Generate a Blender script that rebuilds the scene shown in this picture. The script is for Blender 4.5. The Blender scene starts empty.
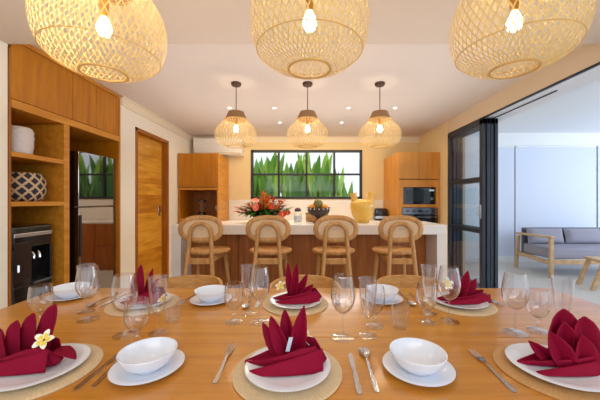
import bpy, bmesh, math, random
from mathutils import Vector, Matrix
random.seed(7)
PI = math.pi
scene = bpy.context.scene
COL = scene.collection

# ------------------------------------------------------------------ helpers
def link(o):
    COL.objects.link(o); return o

def B():
    return bmesh.new()

def obj(name, bm, mat, parent=None, smooth=False, loc=None):
    bmesh.ops.recalc_face_normals(bm, faces=bm.faces[:])
    me = bpy.data.meshes.new(name)
    bm.to_mesh(me); bm.free()
    if smooth:
        for p in me.polygons: p.use_smooth = True
        try: me.set_sharp_from_angle(angle=math.radians(38))
        except Exception: pass
    me.materials.append(mat)
    o = bpy.data.objects.new(name, me); link(o)
    if parent is not None: o.parent = parent
    if loc is not None: o.location = loc
    return o

def tag(o, label, cat, group=None, kind=None):
    if label: o['label'] = label
    if cat: o['category'] = cat
    if group: o['group'] = group
    if kind: o['kind'] = kind
    return o

def thing(name, label, cat, loc=(0, 0, 0), rotz=0, group=None):
    o = bpy.data.objects.new(name, None); link(o)
    o.empty_display_size = 0.05
    o.location = loc; o.rotation_euler = (0, 0, rotz)
    return tag(o, label, cat, group)

def struct(name, bm, mat, parent=None, smooth=False):
    o = obj(name, bm, mat, parent, smooth)
    if parent is None: o['kind'] = 'structure'
    return o

def children(o):
    return [c for c in bpy.data.objects if c.parent == o]

def dup(root, loc, rotz=0, label=None, group=None):
    def rec(o, p):
        c = o.copy(); COL.objects.link(c); c.parent = p
        for ch in children(o): rec(ch, c)
        return c
    r = rec(root, None)
    r.location = loc; r.rotation_euler = (0, 0, rotz)
    if label: r['label'] = label
    if group: r['group'] = group
    return r

def box(bm, x0, x1, y0, y1, z0, z1, bev=0.0, seg=2, m=None):
    v = [bm.verts.new((x, y, z)) for z in (z0, z1) for (x, y) in ((x0, y0), (x1, y0), (x1, y1), (x0, y1))]
    fs = []
    for idx in ((3, 2, 1, 0), (4, 5, 6, 7), (0, 1, 5, 4), (1, 2, 6, 5), (2, 3, 7, 6), (3, 0, 4, 7)):
        fs.append(bm.faces.new([v[i] for i in idx]))
    vs = v
    if bev > 0:
        es = list({e for f in fs for e in f.edges})
        r = bmesh.ops.bevel(bm, geom=es, offset=bev, segments=seg, profile=0.5, affect='EDGES')
        vs = list({w for f in r['faces'] for w in f.verts} | {w for w in v if w.is_valid})
    if m is not None:
        bmesh.ops.transform(bm, matrix=m, verts=vs)
    return vs

def lathe(bm, prof, n=32, c=(0, 0, 0), cap0=False, cap1=False, sx=1, sy=1):
    rings = []
    for r, z in prof:
        if r < 1e-6:
            rings.append([bm.verts.new((c[0], c[1], c[2] + z))])
        else:
            rings.append([bm.verts.new((c[0] + r * sx * math.cos(2 * PI * k / n), c[1] + r * sy * math.sin(2 * PI * k / n), c[2] + z)) for k in range(n)])
    for a, b in zip(rings, rings[1:]):
        for k in range(n):
            k2 = (k + 1) % n
            if len(a) == 1 and len(b) == 1: continue
            if len(a) == 1: bm.faces.new((a[0], b[k2], b[k]))
            elif len(b) == 1: bm.faces.new((a[k], a[k2], b[0]))
            else: bm.faces.new((a[k], a[k2], b[k2], b[k]))
    if cap0 and len(rings[0]) > 1: bm.faces.new(rings[0][::-1])
    if cap1 and len(rings[-1]) > 1: bm.faces.new(rings[-1])
    return rings

def tube(bm, pts, rad, n=10, closed=False, flat=1.0, up=(0, 0, 1)):
    """sweep of an (elliptic) section along pts; rad number or list; flat scales the section along 'up'."""
    pts = [Vector(p) for p in pts]; N = len(pts)
    rads = rad if isinstance(rad, (list, tuple)) else [rad] * N
    rings = []; pn = None
    for i, p in enumerate(pts):
        if closed: t = pts[(i + 1) % N] - pts[(i - 1) % N]
        else: t = pts[min(i + 1, N - 1)] - pts[max(i - 1, 0)]
        t.normalize()
        if pn is None:
            a = Vector(up)
            if abs(a.dot(t)) > 0.95: a = Vector((0, 1, 0)) if abs(t.y) < 0.9 else Vector((1, 0, 0))
            nrm = (a - t * a.dot(t)).normalized()
        else:
            nrm = (pn - t * pn.dot(t)).normalized()
        pn = nrm
        bi = t.cross(nrm)
        rings.append([bm.verts.new(p + nrm * (math.cos(2 * PI * k / n) * rads[i] * flat) + bi * (math.sin(2 * PI * k / n) * rads[i])) for k in range(n)])
    M = N if closed else N - 1
    for i in range(M):
        a, b = rings[i], rings[(i + 1) % N]
        for k in range(n):
            k2 = (k + 1) % n
            bm.faces.new((a[k], a[k2], b[k2], b[k]))
    if not closed:
        bm.faces.new(rings[0][::-1]); bm.faces.new(rings[-1])
    return rings

def bar(bm, p0, p1, w, t, bev=0.004, up=(0, 0, 1)):
    """rectangular bar from p0 to p1, w wide across, t thick along 'up'."""
    p0, p1 = Vector(p0), Vector(p1)
    d = p1 - p0; L = d.length; d.normalize()
    a = Vector(up)
    if abs(a.dot(d)) > 0.95: a = Vector((0, 1, 0))
    u = (a - d * a.dot(d)).normalized(); s = d.cross(u)
    m = Matrix(((d.x, s.x, u.x, p0.x), (d.y, s.y, u.y, p0.y), (d.z, s.z, u.z, p0.z), (0, 0, 0, 1)))
    return box(bm, 0, L, -w / 2, w / 2, -t / 2, t / 2, bev, 2, m)

def grid(bm, f, nu, nv, wrapv=False):
    g = [[bm.verts.new(f(i / nu, j / nv)) for j in range(nv + (0 if wrapv else 1))] for i in range(nu + 1)]
    nj = nv
    for i in range(nu):
        for j in range(nj):
            j2 = (j + 1) % nv if wrapv else j + 1
            bm.faces.new((g[i][j], g[i + 1][j], g[i + 1][j2], g[i][j2]))
    return g

def lerp(a, b, t): return a + (b - a) * t
def interp(tab, t):
    for (t0, v0), (t1, v1) in zip(tab, tab[1:]):
        if t <= t1: return v0 + (v1 - v0) * (t - t0) / (t1 - t0)
    return tab[-1][1]
def smoothprof(prof, k=4):
    """Catmull-Rom through a lathe profile."""
    out = []
    P = [Vector((r, z)) for r, z in prof]
    for i in range(len(P) - 1):
        p0 = P[max(i - 1, 0)]; p1 = P[i]; p2 = P[i + 1]; p3 = P[min(i + 2, len(P) - 1)]
        for j in range(k):
            t = j / k
            v = 0.5 * ((2 * p1) + (p2 - p0) * t + (2 * p0 - 5 * p1 + 4 * p2 - p3) * t * t + (3 * p1 - p0 - 3 * p2 + p3) * t ** 3)
            out.append((max(v.x, 0), v.y))
    out.append(prof[-1])
    return out

# ------------------------------------------------------------------ materials
def srgb(r, g, b):
    f = lambda c: (c / 255 / 12.92) if c / 255 <= 0.04045 else ((c / 255 + 0.055) / 1.055) ** 2.4
    return (f(r), f(g), f(b), 1)

def newmat(name):
    m = bpy.data.materials.new(name); m.use_nodes = True
    nt = m.node_tree
    return m, nt, nt.nodes['Principled BSDF']

def plain(name, c, rough=0.5, metal=0.0, var=0.06, vscale=6, bump=0.0, bscale=80, coat=0, spec=None, sheen=0):
    m, nt, b = newmat(name)
    tc = nt.nodes.new('ShaderNodeTexCoord')
    nz = nt.nodes.new('ShaderNodeTexNoise'); nz.inputs['Scale'].default_value = vscale; nz.inputs['Detail'].default_value = 4
    nt.links.new(tc.outputs['Object'], nz.inputs['Vector'])
    mx = nt.nodes.new('ShaderNodeMix'); mx.data_type = 'RGBA'
    lo = tuple(max(0, x * (1 - var)) for x in c[:3]) + (1,); hi = tuple(min(1, x * (1 + var)) for x in c[:3]) + (1,)
    mx.inputs['A'].default_value = lo; mx.inputs['B'].default_value = hi
    nt.links.new(nz.outputs['Fac'], mx.inputs['Factor']); nt.links.new(mx.outputs['Result'], b.inputs['Base Color'])
    b.inputs['Roughness'].default_value = rough; b.inputs['Metallic'].default_value = metal
    if coat: b.inputs['Coat Weight'].default_value = coat; b.inputs['Coat Roughness'].default_value = 0.08
    if spec is not None: b.inputs['Specular IOR Level'].default_value = spec
    if sheen: b.inputs['Sheen Weight'].default_value = sheen
    if bump:
        n2 = nt.nodes.new('ShaderNodeTexNoise'); n2.inputs['Scale'].default_value = bscale
        nt.links.new(tc.outputs['Object'], n2.inputs['Vector'])
        bp = nt.nodes.new('ShaderNodeBump'); bp.inputs['Strength'].default_value = bump; bp.inputs['Distance'].default_value = 0.01
        nt.links.new(n2.outputs['Fac'], bp.inputs['Height']); nt.links.new(bp.outputs['Normal'], b.inputs['Normal'])
    return m

def wood(name, dark, mid, light, scale=(1, 1, 8), rough=0.4, coat=0.0, nscale=4.0, planks=None, contrast=1.0):
    """grain runs along the axis with the SMALLEST scale. planks=(axis index, width): tone change per plank."""
    m, nt, b = newmat(name)
    L = nt.links
    tc = nt.nodes.new('ShaderNodeTexCoord')
    mp = nt.nodes.new('ShaderNodeMapping'); mp.inputs['Scale'].default_value = scale
    L.new(tc.outputs['Object'], mp.inputs['Vector'])
    nz = nt.nodes.new('ShaderNodeTexNoise'); nz.inputs['Scale'].default_value = nscale; nz.inputs['Detail'].default_value = 6
    nz.inputs['Roughness'].default_value = 0.6; nz.inputs['Distortion'].default_value = 0.6
    L.new(mp.outputs['Vector'], nz.inputs['Vector'])
    fac = nz.outputs['Fac']
    if planks:
        ax, w = planks
        sp = nt.nodes.new('ShaderNodeSeparateXYZ'); L.new(tc.outputs['Object'], sp.inputs['Vector'])
        dv = nt.nodes.new('ShaderNodeMath'); dv.operation = 'DIVIDE'; dv.inputs[1].default_value = w
        L.new(sp.outputs[ax], dv.inputs[0])
        fl = nt.nodes.new('ShaderNodeMath'); fl.operation = 'FLOOR'; L.new(dv.outputs[0], fl.inputs[0])
        wn = nt.nodes.new('ShaderNodeTexWhiteNoise'); wn.noise_dimensions = '1D'; L.new(fl.outputs[0], wn.inputs['W'])
        # shift grain per plank, and tone
        cb = nt.nodes.new('ShaderNodeVectorMath'); cb.operation = 'ADD'
        L.new(mp.outputs['Vector'], cb.inputs[0])
        sc = nt.nodes.new('ShaderNodeVectorMath'); sc.operation = 'SCALE'; sc.inputs['Scale'].default_value = 13
        L.new(wn.outputs['Color'], sc.inputs[0]); L.new(sc.outputs[0], cb.inputs[1]); L.new(cb.outputs[0], nz.inputs['Vector'])
        ma = nt.nodes.new('ShaderNodeMath'); ma.operation = 'MULTIPLY_ADD'; ma.inputs[1].default_value = 0.22; ma.inputs[2].default_value = -0.11
        L.new(wn.outputs['Value'], ma.inputs[0])
        ad = nt.nodes.new('ShaderNodeMath'); ad.operation = 'ADD'; L.new(nz.outputs['Fac'], ad.inputs[0]); L.new(ma.outputs[0], ad.inputs[1])
        fac = ad.outputs[0]
    cr = nt.nodes.new('ShaderNodeValToRGB')
    e = cr.color_ramp.elements
    s = 0.2 / contrast
    e[0].position = 0.5 - s; e[0].color = dark; e[1].position = 0.5 + s; e[1].color = light
    k = cr.color_ramp.elements.new(0.5); k.color = mid
    L.new(fac, cr.inputs['Fac']); L.new(cr.outputs['Color'], b.inputs['Base Color'])
    b.inputs['Roughness'].default_value = rough
    if coat: b.inputs['Coat Weight'].default_value = coat; b.inputs['Coat Roughness'].default_value = 0.12
    bp = nt.nodes.new('ShaderNodeBump'); bp.inputs['Strength'].default_value = 0.04; bp.inputs['Distance'].default_value = 0.01
    L.new(nz.outputs['Fac'], bp.inputs['Height']); L.new(bp.outputs['Normal'], b.inputs['Normal'])
    return m

def glassy(name, tint=(0.97, 0.98, 0.98, 1), power=4.0, boost=1.0, rough=0.0, base=0.045, edge=(0.8, 0.82, 0.84, 1), epow=2.5):
    """thin clear glass: straight-through transmission mixed with Fresnel reflection."""
    m = bpy.data.materials.new(name); m.use_nodes = True
    nt = m.node_tree; nt.nodes.clear(); L = nt.links
    out = nt.nodes.new('ShaderNodeOutputMaterial')
    tr = nt.nodes.new('ShaderNodeBsdfTransparent')
    gl = nt.nodes.new('ShaderNodeBsdfGlossy'); gl.inputs['Roughness'].default_value = rough; gl.inputs['Color'].default_value = (1, 1, 1, 1)
    lw = nt.nodes.new('ShaderNodeLayerWeight'); lw.inputs['Blend'].default_value = 0.5      # same from both sides of the sheet
    pw = nt.nodes.new('ShaderNodeMath'); pw.operation = 'POWER'; pw.inputs[1].default_value = power; L.new(lw.outputs['Facing'], pw.inputs[0])
    mu = nt.nodes.new('ShaderNodeMath'); mu.operation = 'MULTIPLY_ADD'; mu.inputs[1].default_value = 0.9 * boost; mu.inputs[2].default_value = base; mu.use_clamp = True
    tm = nt.nodes.new('ShaderNodeMix'); tm.data_type = 'RGBA'; tm.inputs['A'].default_value = tint; tm.inputs['B'].default_value = edge
    p2 = nt.nodes.new('ShaderNodeMath'); p2.operation = 'POWER'; p2.inputs[1].default_value = epow; L.new(lw.outputs['Facing'], p2.inputs[0])
    L.new(p2.outputs[0], tm.inputs['Factor']); L.new(tm.outputs['Result'], tr.inputs['Color'])   # longer path through the wall at the edges
    mx = nt.nodes.new('ShaderNodeMixShader')
    L.new(pw.outputs[0], mu.inputs[0]); L.new(mu.outputs[0], mx.inputs[0]); L.new(tr.outputs[0], mx.inputs[1]); L.new(gl.outputs[0], mx.inputs[2])
    L.new(mx.outputs[0], out.inputs['Surface'])
    return m

def emit(name, c, s):
    m, nt, b = newmat(name)
    b.inputs['Base Color'].default_value = c
    b.inputs['Emission Color'].default_value = c; b.inputs['Emission Strength'].default_value = s
    return m

def weave_mat(name, c, trans=0.5):
    m = bpy.data.materials.new(name); m.use_nodes = True
    nt = m.node_tree; nt.nodes.clear(); L = nt.links
    out = nt.nodes.new('ShaderNodeOutputMaterial')
    tc = nt.nodes.new('ShaderNodeTexCoord'); nz = nt.nodes.new('ShaderNodeTexNoise'); nz.inputs['Scale'].default_value = 30
    L.new(tc.outputs['Object'], nz.inputs['Vector'])
    mc = nt.nodes.new('ShaderNodeMix'); mc.data_type = 'RGBA'
    mc.inputs['A'].default_value = tuple(x * 0.75 for x in c[:3]) + (1,); mc.inputs['B'].default_value = tuple(min(1, x * 1.15) for x in c[:3]) + (1,)
    L.new(nz.outputs['Fac'], mc.inputs['Factor'])
    df = nt.nodes.new('ShaderNodeBsdfDiffuse'); tl = nt.nodes.new('ShaderNodeBsdfTranslucent')
    L.new(mc.outputs['Result'], df.inputs['Color']); L.new(mc.outputs['Result'], tl.inputs['Color'])
    mx = nt.nodes.new('ShaderNodeMixShader'); mx.inputs[0].default_value = trans
    L.new(df.outputs[0], mx.inputs[1]); L.new(tl.outputs[0], mx.inputs[2]); L.new(mx.outputs[0], out.inputs['Surface'])
    return m

M = {}
M['wall'] = plain('wall_paint', srgb(236, 210, 160), 0.8, var=0.02)
M['wall_left'] = plain('wall_left_paint', srgb(246, 236, 218), 0.8, var=0.02)
M['ceiling'] = plain('ceiling_paint', srgb(230, 216, 204), 0.85, var=0.015)
M['ceiling_low'] = plain('low_ceiling_paint', srgb(218, 200, 182), 0.85, var=0.02)
M['header'] = plain('header_paint', srgb(224, 200, 168), 0.8, var=0.02)
M['cream'] = plain('cornice_paint', srgb(240, 224, 198), 0.75, var=0.02)
M['floor'] = plain('floor_concrete', srgb(202, 200, 196), 0.4, var=0.08, vscale=1.5)
M['white_out'] = plain('terrace_white', srgb(236, 240, 246), 0.8, var=0.015)
M['blind'] = plain('blind_fabric', srgb(212, 223, 245), 0.9, var=0.03, vscale=0.7)
M['cab'] = wood('cabinet_teak', srgb(160, 92, 2), srgb(184, 113, 5), srgb(198, 130, 14), (3.5, 3.5, 0.35), 0.38, nscale=3)
M['cab_shade'] = wood('cabinet_inside_shade', srgb(136, 76, 6), srgb(162, 96, 12), srgb(178, 112, 24), (3.5, 3.5, 0.35), 0.45, nscale=3)  # teak copy darkened: shade inside the cabinets is put into the colour
M['cab_trim'] = wood('cabinet_edge', srgb(188, 116, 24), srgb(206, 136, 38), srgb(218, 152, 54), (6, 0.5, 6), 0.4)
M['cab_light'] = wood('honey_veneer', srgb(194, 124, 40), srgb(212, 144, 56), srgb(222, 158, 72), (3.5, 3.5, 0.35), 0.4, nscale=3)
M['door'] = wood('door_planks', srgb(180, 112, 18), srgb(208, 144, 38), srgb(228, 170, 64), (1, 0.9, 7), 0.4, planks=(2, 0.29), nscale=1.8)
M['door_frame'] = wood('door_frame_wood', srgb(138, 74, 6), srgb(160, 92, 12), srgb(176, 108, 22), (6, 6, 0.5), 0.4)
M['table'] = wood('table_oak', srgb(190, 122, 34), srgb(208, 142, 48), srgb(218, 156, 62), (0.55, 9, 4), 0.3, coat=0.42, nscale=2.2, planks=(1, 0.2), contrast=0.8)
M['island_wood'] = wood('island_walnut', srgb(140, 74, 18), srgb(170, 96, 28), srgb(188, 114, 40), (7, 7, 0.5), 0.45)
M['stool'] = wood('stool_oak', srgb(176, 122, 62), srgb(200, 146, 84), srgb(214, 166, 106), (5, 5, 1.2), 0.42, nscale=5)
M['chair'] = wood('chair_oak', srgb(184, 128, 64), srgb(204, 150, 82), srgb(218, 170, 106), (2, 2, 6), 0.42, nscale=5)
M['teak_out'] = wood('terrace_teak', srgb(176, 140, 100), srgb(198, 164, 124), srgb(212, 182, 144), (4, 4, 4), 0.5)
M['cane'] = plain('cane_weave', srgb(230, 198, 158), 0.6, var=0.10, vscale=150)
M['stone'] = plain('white_stone', srgb(240, 234, 226), 0.22, var=0.02, vscale=3)
M['marble'] = plain('island_marble', srgb(238, 230, 222), 0.25, var=0.06, vscale=5)
M['black'] = plain('black_metal', srgb(34, 34, 38), 0.4, 0.0, var=0.1)
M['frame_door'] = plain('charcoal_aluminium', srgb(46, 54, 66), 0.4, 0.2, var=0.06)
M['black_plastic'] = plain('black_plastic', srgb(22, 18, 18), 0.18, coat=0.4)
M['dark_plastic'] = plain('dark_brown_plastic', srgb(44, 30, 26), 0.25)
M['silver'] = plain('silver_trim', srgb(200, 200, 205), 0.25, 0.9)
M['steel'] = plain('brushed_steel', srgb(205, 205, 210), 0.16, 1.0, var=0.03)
M['dark_steel'] = plain('dark_steel', srgb(120, 122, 130), 0.25, 1.0, var=0.03)
M['chrome'] = plain('chrome', srgb(215, 215, 218), 0.12, 1.0, var=0.02)
M['fridge'] = plain('black_mirror_glass', srgb(150, 145, 142), 0.03, 1.0, var=0.01)
M['oven_glass'] = plain('oven_glass', srgb(14, 14, 18), 0.06, coat=0.6)
M['porcelain'] = plain('white_porcelain', srgb(238, 243, 254), 0.15, var=0.01, coat=0.4)
M['napkin'] = plain('maroon_cloth', srgb(142, 0, 46), 0.7, var=0.14, vscale=9, bump=0.15, bscale=420, spec=0.2)
M['tag'] = plain('care_tag', srgb(196, 206, 222), 0.6)
M['petal'] = plain('frangipani_white', srgb(250, 246, 226), 0.5, var=0.02)
M['petal_c'] = plain('frangipani_yellow', srgb(248, 214, 60), 0.5, var=0.08)
M['vase_white'] = plain('white_ceramic', srgb(212, 202, 196), 0.45, var=0.03)
M['yellow'] = plain('ochre_glaze', srgb(228, 180, 76), 0.28, var=0.22, vscale=7, coat=0.4)
M['bowl_dark'] = plain('dark_clay', srgb(58, 44, 42), 0.6, var=0.2)
M['orange'] = plain('orange_peel', srgb(236, 150, 40), 0.45, var=0.12, bump=0.2, bscale=200)
M['papaya'] = plain('papaya_skin', srgb(120, 112, 50), 0.5, var=0.3, vscale=12)
M['crate'] = wood('box_wood', srgb(170, 116, 60), srgb(196, 142, 84), srgb(214, 164, 104), (1, 6, 6), 0.6)
M['leaf'] = plain('banana_leaf', srgb(96, 160, 50), 0.4, var=0.35, vscale=3)
M['leaf2'] = plain('heliconia_leaf', srgb(70, 136, 44), 0.4, var=0.4, vscale=4)
M['leaf3'] = plain('bright_leaf', srgb(140, 190, 70), 0.4, var=0.3, vscale=3)
M['leaf_dark'] = plain('dark_foliage', srgb(50, 84, 30), 0.45, var=0.35, vscale=8)
M['leaf_yel'] = plain('yellow_green_foliage', srgb(150, 146, 40), 0.45, var=0.3, vscale=8)
M['red'] = plain('red_bloom', srgb(214, 60, 50), 0.4, var=0.2, vscale=12)
M['coral'] = plain('coral_bloom', srgb(236, 112, 90), 0.35, var=0.15, vscale=12)
M['flame'] = plain('orange_bloom', srgb(232, 124, 34), 0.45, var=0.25, vscale=14)
M['plum'] = plain('purple_bloom', srgb(70, 40, 62), 0.5, var=0.25)
M['canopy'] = plain('bronze_canopy', srgb(84, 62, 48), 0.4, 0.6)
M['brass'] = plain('brass_socket', srgb(190, 140, 60), 0.3, 0.9)
M['collar'] = plain('woven_collar', srgb(150, 112, 72), 0.7, var=0.25, vscale=60)
M['bamboo'] = weave_mat('bamboo_strips', srgb(230, 202, 136), 0.12)
M['bamboo_s'] = weave_mat('bamboo_strips_small', srgb(230, 200, 140), 0.14)
M['rim'] = plain('bamboo_rim', srgb(206, 162, 92), 0.6, var=0.15)
M['bulb'] = emit('bulb_glow', (1, 0.72, 0.38, 1), 26)
M['spot'] = emit('downlight_glow', (1, 0.86, 0.66, 1), 12)
M['glass'] = glassy('clear_glass', (0.97, 0.972, 0.978, 1), power=2.6, boost=1.0, base=0.06, edge=(0.40, 0.42, 0.45, 1), epow=4.5)
M['pane'] = glassy('window_pane', (0.985, 0.99, 0.985, 1), boost=0.6, base=0.012)
M['pane_door'] = glassy('door_pane', (0.965, 0.985, 1.0, 1), boost=0.5, base=0.012)
M['stemglass'] = glassy('thick_glass', (0.96, 0.965, 0.97, 1), power=2.2, boost=0.6, base=0.055, edge=(0.7, 0.72, 0.75, 1), epow=6)
M['ac'] = plain('air_con_white', srgb(244, 238, 230), 0.4, var=0.01)
M['sofa'] = plain('sofa_grey', srgb(150, 150, 166), 0.9, var=0.06, bump=0.2, bscale=300)
M['sofa_dark'] = plain('sofa_dark_grey', srgb(96, 98, 114), 0.9, var=0.06)
M['handle_dark'] = plain('handle_metal', srgb(120, 120, 126), 0.3, 0.9)
M['ground'] = plain('garden_soil', srgb(92, 78, 54), 0.9, var=0.3)

def mat_basket():
    m, nt, b = newmat('basket_pattern'); L = nt.links
    tc = nt.nodes.new('ShaderNodeTexCoord'); sp = nt.nodes.new('ShaderNodeSeparateXYZ'); L.new(tc.outputs['Object'], sp.inputs[0])
    at = nt.nodes.new('ShaderNodeMath'); at.operation = 'ARCTAN2'; L.new(sp.outputs[1], at.inputs[0]); L.new(sp.outputs[0], at.inputs[1])
    def mul(src, k):
        n = nt.nodes.new('ShaderNodeMath'); n.operation = 'MULTIPLY'; L.new(src, n.inputs[0]); n.inputs[1].default_value = k; return n.outputs[0]
    def op(o, a, c=None):
        n = nt.nodes.new('ShaderNodeMath'); n.operation = o; L.new(a, n.inputs[0])
        if c is not None:
            if isinstance(c, (int, float)): n.inputs[1].default_value = c
            else: L.new(c, n.inputs[1])
        return n.outputs[0]
    a = mul(at.outputs[0], 6.0); z = mul(sp.outputs[2], 34.0)
    s1 = op('ABSOLUTE', op('SINE', op('ADD', a, z))); s2 = op('ABSOLUTE', op('SINE', op('SUBTRACT', a, z)))
    mn = op('MINIMUM', s1, s2)
    # petal: also a light diamond in each second cell
    pr = op('MULTIPLY', op('SINE', mul(at.outputs[0], 12.0)), op('SINE', mul(sp.outputs[2], 68.0)))
    lt = op('LESS_THAN', mn, 0.42); g2 = op('GREATER_THAN', pr, 0.72)
    mxm = op('MAXIMUM', lt, g2)
    mx = nt.nodes.new('ShaderNodeMix'); mx.data_type = 'RGBA'
    mx.inputs['A'].default_value = srgb(40, 36, 52); mx.inputs['B'].default_value = srgb(206, 176, 134)
    L.new(mxm, mx.inputs['Factor']); L.new(mx.outputs['Result'], b.inputs['Base Color']); b.inputs['Roughness'].default_value = 0.7
    return m
M['basket'] = mat_basket()

def mat_mat(name, c):
    m, nt, b = newmat(name); L = nt.links
    tc = nt.nodes.new('ShaderNodeTexCoord'); sp = nt.nodes.new('ShaderNodeSeparateXYZ'); L.new(tc.outputs['Object'], sp.inputs[0])
    at = nt.nodes.new('ShaderNodeMath'); at.operation = 'ARCTAN2'; L.new(sp.outputs[1], at.inputs[0]); L.new(sp.outputs[0], at.inputs[1])
    mu = nt.nodes.new('ShaderNodeMath'); mu.operation = 'MULTIPLY'; mu.inputs[1].default_value = 84; L.new(at.outputs[0], mu.inputs[0])
    si = nt.nodes.new('ShaderNodeMath'); si.operation = 'SINE'; L.new(mu.outputs[0], si.inputs[0])
    nz = nt.nodes.new('ShaderNodeTexNoise'); nz.inputs['Scale'].default_value = 70; L.new(tc.outputs['Object'], nz.inputs['Vector'])
    ad = nt.nodes.new('ShaderNodeMath'); ad.operation = 'MULTIPLY_ADD'; ad.inputs[1].default_value = 0.15; L.new(si.outputs[0], ad.inputs[0]); L.new(nz.outputs['Fac'], ad.inputs[2])
    mx = nt.nodes.new('ShaderNodeMix'); mx.data_type = 'RGBA'
    mx.inputs['A'].default_value = tuple(x * 0.82 for x in c[:3]) + (1,); mx.inputs['B'].default_value = tuple(min(1, x * 1.08) for x in c[:3]) + (1,)
    L.new(ad.outputs[0], mx.inputs['Factor']); L.new(mx.outputs['Result'], b.inputs['Base Color']); b.inputs['Roughness'].default_value = 0.7
    return m
M['mat_cream'] = mat_mat('cream_woven_mat', srgb(226, 202, 164))
M['mat_tan'] = mat_mat('tan_woven_mat', srgb(206, 160, 104))

# ------------------------------------------------------------------ key planes (metres; camera at x=0, y=0, looking along +y)
XL, XR, YB = -2.40, 2.44, 6.20
ZC, ZLOW, YSTEP = 2.72, 2.615, 2.34
YN = -1.6          # wall behind the viewer
CAMZ = 1.35

# ------------------------------------------------------------------ room shell
bm = B(); box(bm, -3.2, 8.5, YN, 6.6, -0.1, 0.0); struct('floor', bm, M['floor'])
bm = B(); box(bm, -3.2, XR, YSTEP, YB + 0.2, ZC, ZC + 0.12); struct('ceiling', bm, M['ceiling'])
bm = B(); box(bm, -3.2, XR, YN, YSTEP, ZLOW, ZC + 0.12); struct('ceiling_near', bm, M['ceiling_low']).name = 'trim_1'
bm = B()                                             # left wall with the cabinet bay and the door opening
box(bm, XL - 0.15, XL, YN, 2.34, 0, ZC)
box(bm, XL - 0.15, XL, 3.765, 4.10, 0, ZC)
box(bm, XL - 0.15, XL, 4.10, 5.09, 2.40, ZC)
box(bm, XL - 0.15, XL, 5.09, YB, 0, ZC)
box(bm, XL - 0.75, XL - 0.66, 2.2, 3.9, 0, ZC)
struct('wall_left', bm, M['wall_left'])
WX0, WX1, WZ0, WZ1 = -1.155, 1.22, 1.395, 2.44       # kitchen window opening
bm = B()
box(bm, -3.2, WX0, YB, YB + 0.15, 0, ZC); box(bm, WX1, XR + 0.2, YB, YB + 0.15, 0, ZC)
box(bm, WX0, WX1, YB, YB + 0.15, 0, WZ0); box(bm, WX0, WX1, YB, YB + 0.15, WZ1, ZC)
struct('wall_back', bm, M['wall'])
bm = B(); box(bm, -3.2, XR + 0.3, YN - 0.1, YN, 2.25, ZC); box(bm, -3.2, -2.0, YN - 0.1, YN, 0, 2.25); struct('wall_front', bm, M['wall_left'])   # unseen wall; its wide opening is added to let cool light in
bm = B()
box(bm, XR, XR + 0.30, 4.96, YB + 0.15, 0, ZC); struct('wall_right', bm, M['wall'])
bm = B(); box(bm, XR, XR + 0.36, YN, 4.96, 2.505, ZC + 0.12); struct('trim_2', bm, M['header'])        # beam over the wide opening
bm = B()                                             # track rails in the underside of the beam
box(bm, XR + 0.004, XR + 0.03, YN, 4.95, 2.488, 2.505)
box(bm, XR + 0.16, XR + 0.172, 3.0, 4.95, 2.486, 2.497)
struct('trim_3', bm, M['black'])
bm = B(); box(bm, XR + 0.032, XR + 0.36, YN, 4.955, 2.497, 2.505); struct('trim_6', bm, M['white_out'])     # white soffit under the beam
bm = B()                                             # cornices (stepped profile)
for (w, h) in ((0.035, 0.018), (0.016, 0.12)):
    box(bm, XL, XL + w, 3.78, YB, ZC - h, ZC)
    box(bm, XL, XR, YB - w, YB, ZC - h, ZC)
struct('trim_4', bm, M['cream'])
bm = B(); box(bm, -1.62, 1.67, YB - 0.012, YB, 0.95, WZ0 - 0.02, 0.002); struct('trim_5', bm, M['stone'])   # backsplash

# kitchen window
bm = B()
box(bm, WX0, WX1, YB - 0.02, YB + 0.06, WZ1 - 0.05, WZ1, 0.004); box(bm, WX0, WX1, YB - 0.02, YB + 0.06, WZ0, WZ0 + 0.05, 0.004)
box(bm, WX0, WX0 + 0.05, YB - 0.02, YB + 0.06, WZ0, WZ1, 0.004); box(bm, WX1 - 0.05, WX1, YB - 0.02, YB + 0.06, WZ0, WZ1, 0.004)
win = struct('window_1', bm, M['black'])
bm = B()
for k in (1, 2, 3):
    x = WX0 + (WX1 - WX0) * k / 4
    box(bm, x - 0.022, x + 0.022, YB - 0.01, YB + 0.05, WZ0 + 0.05, WZ1 - 0.05, 0.004)
box(bm, WX0 + 0.05, WX1 - 0.05, YB - 0.01, YB + 0.05, 1.90, 1.94, 0.004)
obj('glazing_bar', bm, M['black'], win)
bm = B(); box(bm, WX0 + 0.04, WX1 - 0.04, YB + 0.018, YB + 0.024, WZ0 + 0.04, WZ1 - 0.04); obj('window_pane', bm, M['pane'], win)

# timber door in the left wall
bm = B(); box(bm, XL - 0.13, XL - 0.09, 4.15, 5.04, 0.005, 2.35, 0.003)
d1 = struct('door_1', bm, M['door'])
bm = B()
box(bm, XL - 0.14, XL + 0.012, 4.10, 4.15, 0, 2.40, 0.003); box(bm, XL - 0.14, XL + 0.012, 5.04, 5.09, 0, 2.40, 0.003)
box(bm, XL - 0.14, XL + 0.012, 4.10, 5.09, 2.35, 2.40, 0.003)
obj('door_frame', bm, M['door_frame'], d1)
bm = B()
tube(bm, [(XL - 0.09, 4.95, 1.18), (XL - 0.04, 4.95, 1.18), (XL - 0.035, 4.93, 1.18), (XL - 0.035, 4.82, 1.18)], 0.01, 8)
box(bm, XL - 0.095, XL - 0.082, 4.92, 4.98, 1.10, 1.26, 0.003)
obj('door_handle', bm, M['chrome'], d1, True)

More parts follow.
